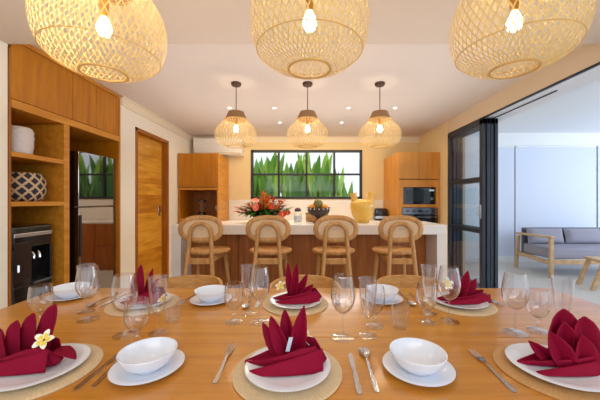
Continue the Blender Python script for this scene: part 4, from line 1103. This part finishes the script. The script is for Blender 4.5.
def spoon(loc, rz, label):
    t = thing('spoon', label, 'spoon', loc, rz, 'steel table spoons')
    bm = B(); strip(bm, [(-0.135, 0.005), (-0.13, 0.0085), (-0.06, 0.0065), (0.05, 0.0038), (0.068, 0.005)], lambda y: 0.001 + 0.007 * math.exp(-((y - 0.05) / 0.05) ** 2), n=26); obj('handle', bm, M['steel'], t, True)
    bm = B(); strip(bm, [(0.062, 0.004), (0.075, 0.016), (0.095, 0.0215), (0.115, 0.0195), (0.128, 0.012), (0.134, 0.003)], lambda y: 0.0085 - 0.001 * (y - 0.06) / 0.07, 0.0016, n=20, cup=lambda y: 0.0075 * math.sin(PI * min(1, max(0, (y - 0.062) / 0.072)))); obj('spoon_bowl', bm, M['steel'], t, True)
    return t
zt = ZTB + 0.0006
fork((-0.298, 1.075, zt), 0.02, 'steel fork left of the near middle plate'); fork((0.66, 1.03, zt), -0.03, 'steel fork left of the near right plate')
knife((0.173, 1.02, zt), -0.03, 'steel table knife right of the near middle plate'); spoon((0.23, 1.04, zt), -0.03, 'steel spoon right of the near middle plate')
knife((-0.727, 1.04, zt), 0.0, 'steel table knife right of the near left plate'); spoon((-0.695, 1.068, zt), 0.09, 'steel spoon beside the near left soup bowl')
knife((-1.16, 1.76, zt), PI, 'steel table knife at the far left setting'); spoon((-1.22, 1.76, zt), PI, 'steel spoon at the far left setting')
fork((-0.715, 1.77, zt), PI - 0.1, 'steel fork right of the far left placemat')
knife((-0.275, 1.74, zt), PI, 'steel table knife at the far middle setting'); spoon((-0.335, 1.74, zt), PI, 'steel spoon at the far middle setting'); fork((0.19, 1.77, zt), PI, 'steel fork right of the far middle placemat')
knife((0.675, 1.76, zt), PI, 'steel table knife at the far right setting'); spoon((0.62, 1.78, zt), PI, 'steel spoon at the far right setting'); fork((1.12, 1.77, zt), PI, 'steel fork right of the far right placemat')

# ------------------------------------------------------------------ terrace
bm = B(); box(bm, XR + 0.36, 8.5, 6.5, 6.65, 0, 3.0); struct('wall_terrace', bm, M['white_out'])
bm = B(); box(bm, XR + 0.36, 8.5, 0.5, 6.65, 2.88, 3.0); struct('ceiling_terrace', bm, M['white_out'])
bm = B(); box(bm, XR + 0.36, 8.5, 6.38, 6.5, 0, 0.085, 0.004); struct('baseboard_terrace', bm, M['white_out'])
for k, (a, c, w) in enumerate(((4.22, 4.665, 'narrow one at the left'), (4.70, 6.48, 'wide one behind the sofa'), (6.54, 8.3, 'one at the right edge'))):
    t = thing('roller_blind', 'pale roller blind hanging to the floor on the terrace, ' + w, 'blind', (a, 6.475, 0), 0, 'terrace roller blinds')
    bm = B(); box(bm, 0, c - a, -0.004, 0.004, 0.12, 2.55); obj('blind_fabric', bm, M['blind'], t)
    bm = B(); tube(bm, [(0, 0, 2.57), (c - a, 0, 2.57)], 0.022, 12); obj('roller_tube', bm, M['white_out'], t, True)
    bm = B(); box(bm, 0, c - a, -0.012, 0.012, 0.09, 0.12, 0.004); obj('hem_bar', bm, M['white_out'], t)
# sofa
so = thing('terrace_sofa', 'grey cushioned sofa with pale timber arms on the terrace', 'sofa', (4.28, 5.08, 0))
W, Dp = 2.1, 0.78
bm = B(); bar(bm, (0.03, 0.0, 0.0), (0.03, 0.0, 0.70), 0.06, 0.05, 0.006, up=(0, 1, 0)); obj('leg', bm, M['teak_out'], so)
bm = B(); bar(bm, (0.03, Dp + 0.06, 0.0), (0.03, Dp, 0.66), 0.05, 0.06, 0.006, up=(0, 1, 0)); obj('leg', bm, M['teak_out'], so)
bm = B(); bar(bm, (W, 0.0, 0.0), (W, 0.0, 0.70), 0.06, 0.05, 0.006, up=(0, 1, 0)); obj('leg', bm, M['teak_out'], so)
bm = B(); bar(bm, (W, Dp + 0.06, 0.0), (W, Dp, 0.66), 0.05, 0.06, 0.006, up=(0, 1, 0)); obj('leg', bm, M['teak_out'], so)
for x in (0.03, W):
    bm = B(); bar(bm, (x, -0.04, 0.715), (x, Dp + 0.02, 0.70), 0.085, 0.04, 0.008); obj('armrest', bm, M['teak_out'], so)
    bm = B(); bar(bm, (x, 0.0, 0.26), (x, Dp, 0.30), 0.035, 0.07, 0.005); obj('side_rail', bm, M['teak_out'], so)
bm = B(); bar(bm, (0.03, 0.0, 0.28), (W, 0.0, 0.28), 0.035, 0.08, 0.005); obj('front_rail', bm, M['teak_out'], so)
bm = B(); bar(bm, (0.03, Dp, 0.30), (W, Dp, 0.30), 0.035, 0.08, 0.005); obj('back_rail', bm, M['teak_out'], so)
bm = B(); box(bm, 0.07, W - 0.04, Dp - 0.07, Dp - 0.02, 0.3, 0.82, 0.015, 3); obj('back_panel', bm, M['sofa_dark'], so)['label'] = 'dark grey upholstered back panel'
bm = B(); box(bm, 0.06, W - 0.03, 0.02, Dp - 0.08, 0.325, 0.515, 0.03, 4); obj('seat_cushion', bm, M['sofa'], so, True)
for k, (x, w) in enumerate(((0.44, 'left'), (1.18, 'middle'), (1.78, 'right'))):
    bm = B(); hw = 0.36 if k < 2 else 0.24
    def f(u, v):
        a, b_ = 2 * u - 1, 2 * v - 1
        return a, b_
    for sgn in (-1, 1):
        grid(bm, lambda u, v: ((2 * u - 1) * hw * (1 - 0.04 * (1 - abs(2 * v - 1))), sgn * 0.085 * (1 - abs(2 * u - 1) ** 4) ** 0.5 * (1 - abs(2 * v - 1) ** 4) ** 0.5, 0.15 + (2 * v - 1) * 0.15), 16, 12)
    bmesh.ops.remove_doubles(bm, verts=bm.verts[:], dist=0.0005)
    o = obj('sofa_cushion', bm, M['sofa'], None, True, (4.28 + x, 5.08 + Dp - 0.19, 0.517)); o.rotation_euler = (-0.22, 0, 0)
    tag(o, 'grey back cushion leaning on the terrace sofa, ' + w + ' one', 'cushion', 'grey sofa cushions')
# terrace coffee table
ct = thing('coffee_table', 'low pale timber coffee table with splayed legs on the terrace', 'coffee table', (4.43, 4.33, 0), -0.3)
bm = B(); box(bm, 0, 1.2, 0, 0.42, 0.415, 0.455, 0.006); obj('tabletop', bm, M['teak_out'], ct)
for (x0_, x1_) in ((0.045, -0.09), (1.155, 1.29)):
    for y in (0.04, 0.38):
        bm = B(); bar(bm, (x0_, y, 0.418), (x1_, y, 0.0), 0.05, 0.055, 0.005, up=(0, 1, 0)); obj('leg', bm, M['teak_out'], ct)

# ------------------------------------------------------------------ garden behind the kitchen window
bm = B(); box(bm, -4.5, 4.5, 6.7, 10.5, -0.12, -0.02); struct('ground', bm, M['ground'])
def leafy_plant(x, y, h, n, seed, mats, label, group, name='banana_plant', spread=0.5, wid=0.17):
    r = random.Random(seed)
    t = thing(name, label, 'plant', (x, y, -0.02), 0, group)
    bl = {m: B() for m in mats}; st = B()
    for k in range(n):
        a = r.uniform(0, 2 * PI); hh = h * (r.uniform(0.74, 1.0) if k < n * 0.5 else r.uniform(0.5, 0.8)); q = spread * r.uniform(0.15, 1.0)
        L = r.uniform(0.75, 1.05) * min(1, h / 2)
        tipx, tipy = q * math.cos(a), q * math.sin(a) * 0.5
        f0 = max(0.1, 1 - L / hh)
        b0_ = (tipx * f0 * 0.7, tipy * f0 * 0.7, hh * f0)
        m = r.choice(mats)
        ang = r.uniform(-0.9, 0.9)
        leafblade(bl[m], b0_, (tipx, tipy, hh), wid * r.uniform(0.8, 1.2), r.uniform(-0.10, 0.10), r.uniform(0.2, 0.6), 14, up=(math.sin(ang), math.cos(ang), 0), wtab=[(0, 0.1), (0.1, 0.5), (0.3, 0.95), (0.5, 1.0), (0.7, 0.82), (0.88, 0.42), (1, 0)])
        tube(st, [(0.02 * math.cos(a), 0.02 * math.sin(a), 0), b0_], [0.016, 0.008], 6)
    for m in mats:
        o = obj('leaves', bl[m], M[m], t, True)
    obj('stalks', st, M['leaf2'], t, True)
plants = [(-1.42, 6.95, 2.5, 'leftmost in the window'), (-1.12, 7.05, 2.45, 'behind the first window pane'), (-0.80, 6.9, 2.62, 'behind the first glazing bar'), (-0.48, 7.1, 2.55, 'behind the second pane'), (-0.15, 6.95, 2.45, 'left of the middle bar'),
          (0.12, 7.1, 2.65, 'right of the middle bar'), (0.36, 6.92, 2.6, 'behind the third pane'), (0.66, 7.1, 2.35, 'behind the third glazing bar')]
for i, (x, y, h, w) in enumerate(plants):
    leafy_plant(x, y, h, 24, 20 + i, ['leaf', 'leaf2', 'leaf3'], 'tall banana-like plant with long green leaves outside the kitchen window, ' + w, 'leafy plants outside the kitchen window')
leafy_plant(0.98, 6.95, 1.95, 14, 41, ['leaf3', 'leaf'], 'low bright green leafy plant in the right window pane', 'leafy plants outside the kitchen window', spread=0.55, wid=0.14)
leafy_plant(1.26, 7.05, 1.95, 10, 42, ['leaf', 'leaf2'], 'low green leafy plant at the right edge of the kitchen window', 'leafy plants outside the kitchen window', spread=0.55, wid=0.14)

# ------------------------------------------------------------------ light
def area(name, loc, size, energy, col, target, sy=None):
    l = bpy.data.lights.new(name, 'AREA'); l.energy = energy; l.color = col; l.shape = 'RECTANGLE'; l.size = size; l.size_y = sy or size
    o = bpy.data.objects.new(name, l); link(o); o.location = loc
    o.rotation_euler = (Vector(target) - Vector(loc)).to_track_quat('-Z', 'Y').to_euler(); return o
def point(name, loc, e, col, r=0.04):
    l = bpy.data.lights.new(name, 'POINT'); l.energy = e; l.color = col; l.shadow_soft_size = r
    o = bpy.data.objects.new(name, l); link(o); o.location = loc; return o
WARM = (1.0, 0.93, 0.78)
for x, _ in big_x: point('pendant_light', (x, 1.40, 1.985 + 0.225), 11.0, WARM)
for x, _ in sm_x: point('pendant_light', (x, YP, zb + 0.20), 5.5, WARM)
for x, y, _ in dl:
    l = bpy.data.lights.new('downlight', 'SPOT'); l.energy = 36; l.color = (1, 0.87, 0.68); l.spot_size = 1.9; l.spot_blend = 0.8; l.shadow_soft_size = 0.05
    o = bpy.data.objects.new('downlight', l); link(o); o.location = (x, y, ZC - 0.02)
area('room_fill', (0, -1.2, 2.2), 3.6, 26, (0.90, 0.95, 1.0), (0, 3.0, 1.0), 0.8)
area('ceiling_fill', (0, 3.4, 2.0), 3.8, 22, (0.96, 0.96, 1.0), (0, 3.4, 4), 3.4)  # unseen upward area light added to brighten the ceiling
area('kitchen_glow', (0, 5.2, 2.62), 3.2, 21, (1, 0.8, 0.5), (0, 5.9, 0.9), 0.5)
area('terrace_daylight', (7.9, 3.0, 2.2), 4.0, 130, (0.84, 0.91, 1.0), (4.5, 5.4, 0.8), 2.6)
area('garden_daylight', (0.5, 9.8, 4.4), 4.0, 330, (1, 1, 0.96), (0, 7.0, 1.8), 2.5)

w = bpy.data.worlds.new('World'); scene.world = w; w.use_nodes = True
nt = w.node_tree; bg = nt.nodes['Background']
bg.inputs['Color'].default_value = (0.82, 0.91, 1.0, 1); bg.inputs['Strength'].default_value = 1.25

# ------------------------------------------------------------------ camera
cam = bpy.data.cameras.new('Camera'); cam.sensor_width = 36; cam.lens = 290 / 600 * 36
cam.shift_x = -5 / 600; cam.shift_y = 1 / 600
cam.clip_start = 0.05
co = bpy.data.objects.new('Camera', cam); link(co); co.location = (0, 0, CAMZ); co.rotation_euler = (PI / 2, 0, 0)
scene.camera = co
scene.view_settings.view_transform = 'Standard'
scene.view_settings.exposure = 0.05
scene.cycles.transparent_max_bounces = 24
scene.cycles.max_bounces = 10
scene.cycles.sample_clamp_indirect = 4.0
